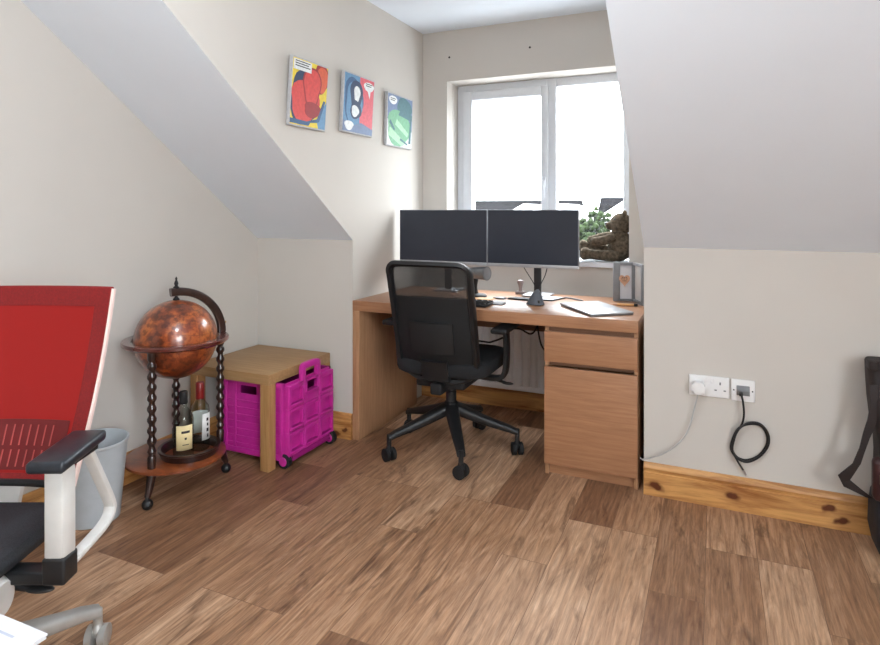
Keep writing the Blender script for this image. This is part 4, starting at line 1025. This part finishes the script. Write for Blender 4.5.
# =================================================================== BAG AT THE RIGHT EDGE
BY = K - .02
bg = thing('satchel', 'dark brown leather bag with a hanging strap, leaning on the wall at the right edge', 'bag', (.66, 2.62, 0))
x0 = at_y(869, 400, 2.6).x
fl = MB()
R = []
for z, xl_, y0, y1 in ((.21, .53, 2.60, 2.72), (.345, .535, 2.59, 2.725), (.40, .533, 2.59, 2.728), (.46, .522, 2.59, 2.728), (.54, .514, 2.60, 2.73), (.63, .509, 2.62, 2.73), (.665, .508, 2.63, 2.73), (.674, .512, 2.64, 2.728)):
    out = rrect(.86 - xl_, y1 - y0, .03, 4); R.append([((xl_ + .86) / 2 + a, (y0 + y1) / 2 + b, z) for a, b in out])
fl.loft(R).build('bag_body', 'leather', bg)
R = []
for z, xl_, y0, y1 in ((.0, .55, 2.54, 2.70), (.02, .525, 2.51, 2.72), (.08, .514, 2.50, 2.73), (.15, .516, 2.52, 2.73), (.2, .522, 2.55, 2.725), (.225, .535, 2.58, 2.72)):
    out = rrect(.87 - xl_, y1 - y0, .05, 5); R.append([((xl_ + .87) / 2 + a, (y0 + y1) / 2 + b, z) for a, b in out])
MB().loft(R).build('bag_base', 'navy', bg, label='dark navy fabric base')
MB().box(.507, .84, 2.55, 2.6, .2, .35, bev=.018).build('flap_pocket', 'leatherr', bg, label='oxblood leather pocket')
MB().box(.525, .55, 2.543, 2.553, .265, .3, bev=.003).build('buckle', 'brass', bg)
def strap_piece(px, yy, th):
    P = [at_y(u, v, yy) for u, v in px]
    return [(p.x, p.z) for p in P], yy, yy + th
sm = MB()
for px, yy in (([(869.4, 385), (870.9, 405), (867.5, 420), (863.4, 432.6), (859.5, 448), (853, 464), (837.9, 475.4), (843, 482), (850, 480.5), (861, 464), (866, 449), (870, 438), (875, 428), (878, 415), (878, 385)], 2.605), ([(837.9, 475.4), (843.7, 486.7), (855, 492), (866.7, 497.8), (874, 499), (862, 490), (850, 480.0)], 2.612)):
    pl_, a_, b_ = strap_piece(px, yy, .005); sm.prism(pl_, 'y', a_, b_, bev=.001)
sm.build('strap', 'leather', bg)
MB().box(.505, .53, 2.6, 2.66, .648, .678, bev=.004).build('edge_binding', 'leather', bg)

# =================================================================== OUTSIDE
struct(MB().box(-40, 30, W + 6, 70, -4.2, -4.0).build('ground', 'ground'))
def house(name, label, x0, x1, y0, y1, eave, ridge, dormers=()):
    t = thing(name, label, 'house', ((x0 + x1) / 2, (y0 + y1) / 2, -4), group='houses seen through the window')
    ym = (y0 + y1) / 2
    MB().box(x0, x1, y0, y1, -4, eave).prism([(y0, eave), (y1, eave), (ym, ridge - .1)], 'x', x0, x1).build('walls', 'render', t)
    sl2 = MB(); o_ = .3
    k = (ridge - eave) / (ym - y0)
    sl2.prism([(y0 - o_, eave - o_ * k), (ym, ridge), (y1 + o_, eave - o_ * k), (y1 + o_, eave - o_ * k + .12), (ym, ridge + .12), (y0 - o_, eave - o_ * k + .12)], 'x', x0 - .05, x1 + .05)
    sl2.build('roof', 'roof', t)
    for cx, hw, zt, zb in dormers:
        yf = y0 - .5
        MB().prism([(cx - hw, zb - 2), (cx + hw, zb - 2), (cx + hw, zb), (cx, zt), (cx - hw, zb)], 'y', yf, ym - .1).build('gable', 'render', t)
    return t
HY = 16.0
def hx(u, y=HY): return at_y(u, 200, y).x
yr = HY + 3
rz1 = at_y(520, 200.5, yr).z - .12
house('house', 'white house with a dark slate roof seen behind the monitors', hx(430, yr), hx(580.5, yr), HY, HY + 6, rz1 - 1.9, rz1,
      [(at_y(523, 203, HY - .5).x, .42, at_y(523, 204, HY - .5).z, at_y(523, 213, HY - .5).z), (at_y(552, 203, HY - .5).x, .55, at_y(552, 203.5, HY - .5).z, at_y(552, 212, HY - .5).z)])
rz2 = at_y(615, 197.5, yr).z - .12
house('house', 'white house with a dark slate roof seen behind the teddy bear', hx(602.5, yr), hx(760, yr), HY, HY + 6, rz2 - 2.4, rz2,
      [(at_y(640, 203, HY - .5).x, .95, at_y(640, 190, HY - .5).z, at_y(640, 216, HY - .5).z)])
# trees in the gap
def tree(u, v, y, r, label, n=170):
    c = at_y(u, v, y); t = thing('garden_tree', label, 'tree', (c.x, c.y, -4), group='trees between the houses')
    MB().cyl((c.x, c.y, -4), (c.x, c.y, c.z), .14, .05, 10).build('trunk', 'bark', t)
    m = MB()
    for i in range(n):
        d = Vector((random.gauss(0, 1), random.gauss(0, 1), random.gauss(0, 1))).normalized() * r * random.uniform(.45, 1.0)
        d.z *= 1.25; s = r * random.uniform(.1, .2)
        b2 = bmesh.new(); bmesh.ops.create_icosphere(b2, subdivisions=1, radius=s)
        for v_ in b2.verts: v_.co *= random.uniform(.7, 1.3)
        bmesh.ops.translate(b2, vec=Vector((c.x, c.y, c.z)) + d, verts=b2.verts); m._merge(b2)
    m.build('foliage', 'leaf', t, sharp=10)
tree(584, 240, 11.5, .36, 'rounded green tree in the gap between the houses, beside the monitor')
tree(596.5, 232, 13.6, .42, 'taller green tree in the gap between the houses, behind the teddy bear')
# =================================================================== LIGHT
SKY_LOW, SKY_HIGH = 9.0, 32.0
w = bpy.data.worlds.new('overcast sky'); bpy.context.scene.world = w; w.use_nodes = True
wn = w.node_tree; bgn = wn.nodes['Background']
# overcast sky: three times brighter overhead than at the horizon
tcw = node(wn, 'ShaderNodeTexCoord'); spw = node(wn, 'ShaderNodeSeparateXYZ'); wn.links.new(tcw.outputs['Generated'], spw.inputs[0])
mrw = node(wn, 'ShaderNodeMapRange'); mrw.inputs['From Min'].default_value = 0; mrw.inputs['From Max'].default_value = 1
mrw.inputs['To Min'].default_value = SKY_LOW; mrw.inputs['To Max'].default_value = SKY_HIGH
wn.links.new(spw.outputs['Z'], mrw.inputs['Value']); wn.links.new(mrw.outputs[0], bgn.inputs[1])
bgn.inputs[0].default_value = (.9, .96, 1, 1)
def area(name, loc, rot, sx, sy, power, col=(1, 1, 1), portal=False):
    l = bpy.data.lights.new(name, 'AREA'); l.shape = 'RECTANGLE'; l.size = sx; l.size_y = sy; l.energy = power; l.color = col
    o = bpy.data.objects.new(name, l); C.objects.link(o); o.location = loc; o.rotation_euler = rot
    if portal: l.cycles.is_portal = True
    return o
area('window_portal', ((OX0 + OX1) / 2, W + WT - .01, (OZ0 + OZ1) / 2), (radians(-90), 0, 0), OX1 - OX0, OZ1 - OZ0, 1, portal=True)
# daylight through the gable window
area('gable_window_daylight', (XE + .05, (GY0 + GY1) / 2, (GZ0 + GZ1) / 2), (0, radians(90), 0), GZ1 - GZ0 - .05, GY1 - GY0 - .05, 38, (.84, .93, 1))
# added point light without a fixture, above the view, evens out the room
pd = bpy.data.lights.new('room_fill_light', 'POINT'); pd.energy = 37; pd.shadow_soft_size = .16; pd.color = (.9, .955, 1)
po = bpy.data.objects.new('room_fill_light', pd); C.objects.link(po); po.location = (-.75, .75, 1.92)

# =================================================================== CAMERA
cd = bpy.data.cameras.new('camera'); cam = bpy.data.objects.new('camera', cd); C.objects.link(cam)
cam.location = (0, 0, CAM_H); cam.rotation_euler = (radians(90), 0, YAW)
cd.sensor_width = 36; cd.lens = 36 * F_PX / 880; cd.shift_y = -(322.5 - HZ) / 880; cd.clip_start = .02
sc = bpy.context.scene; sc.camera = cam
sc.view_settings.view_transform = 'Standard'; sc.view_settings.look = 'None'; sc.view_settings.gamma = 1; sc.view_settings.exposure = .12
sc.view_settings.use_curve_mapping = False
sc.cycles.max_bounces = 10; sc.cycles.transparent_max_bounces = 16; sc.cycles.diffuse_bounces = 6
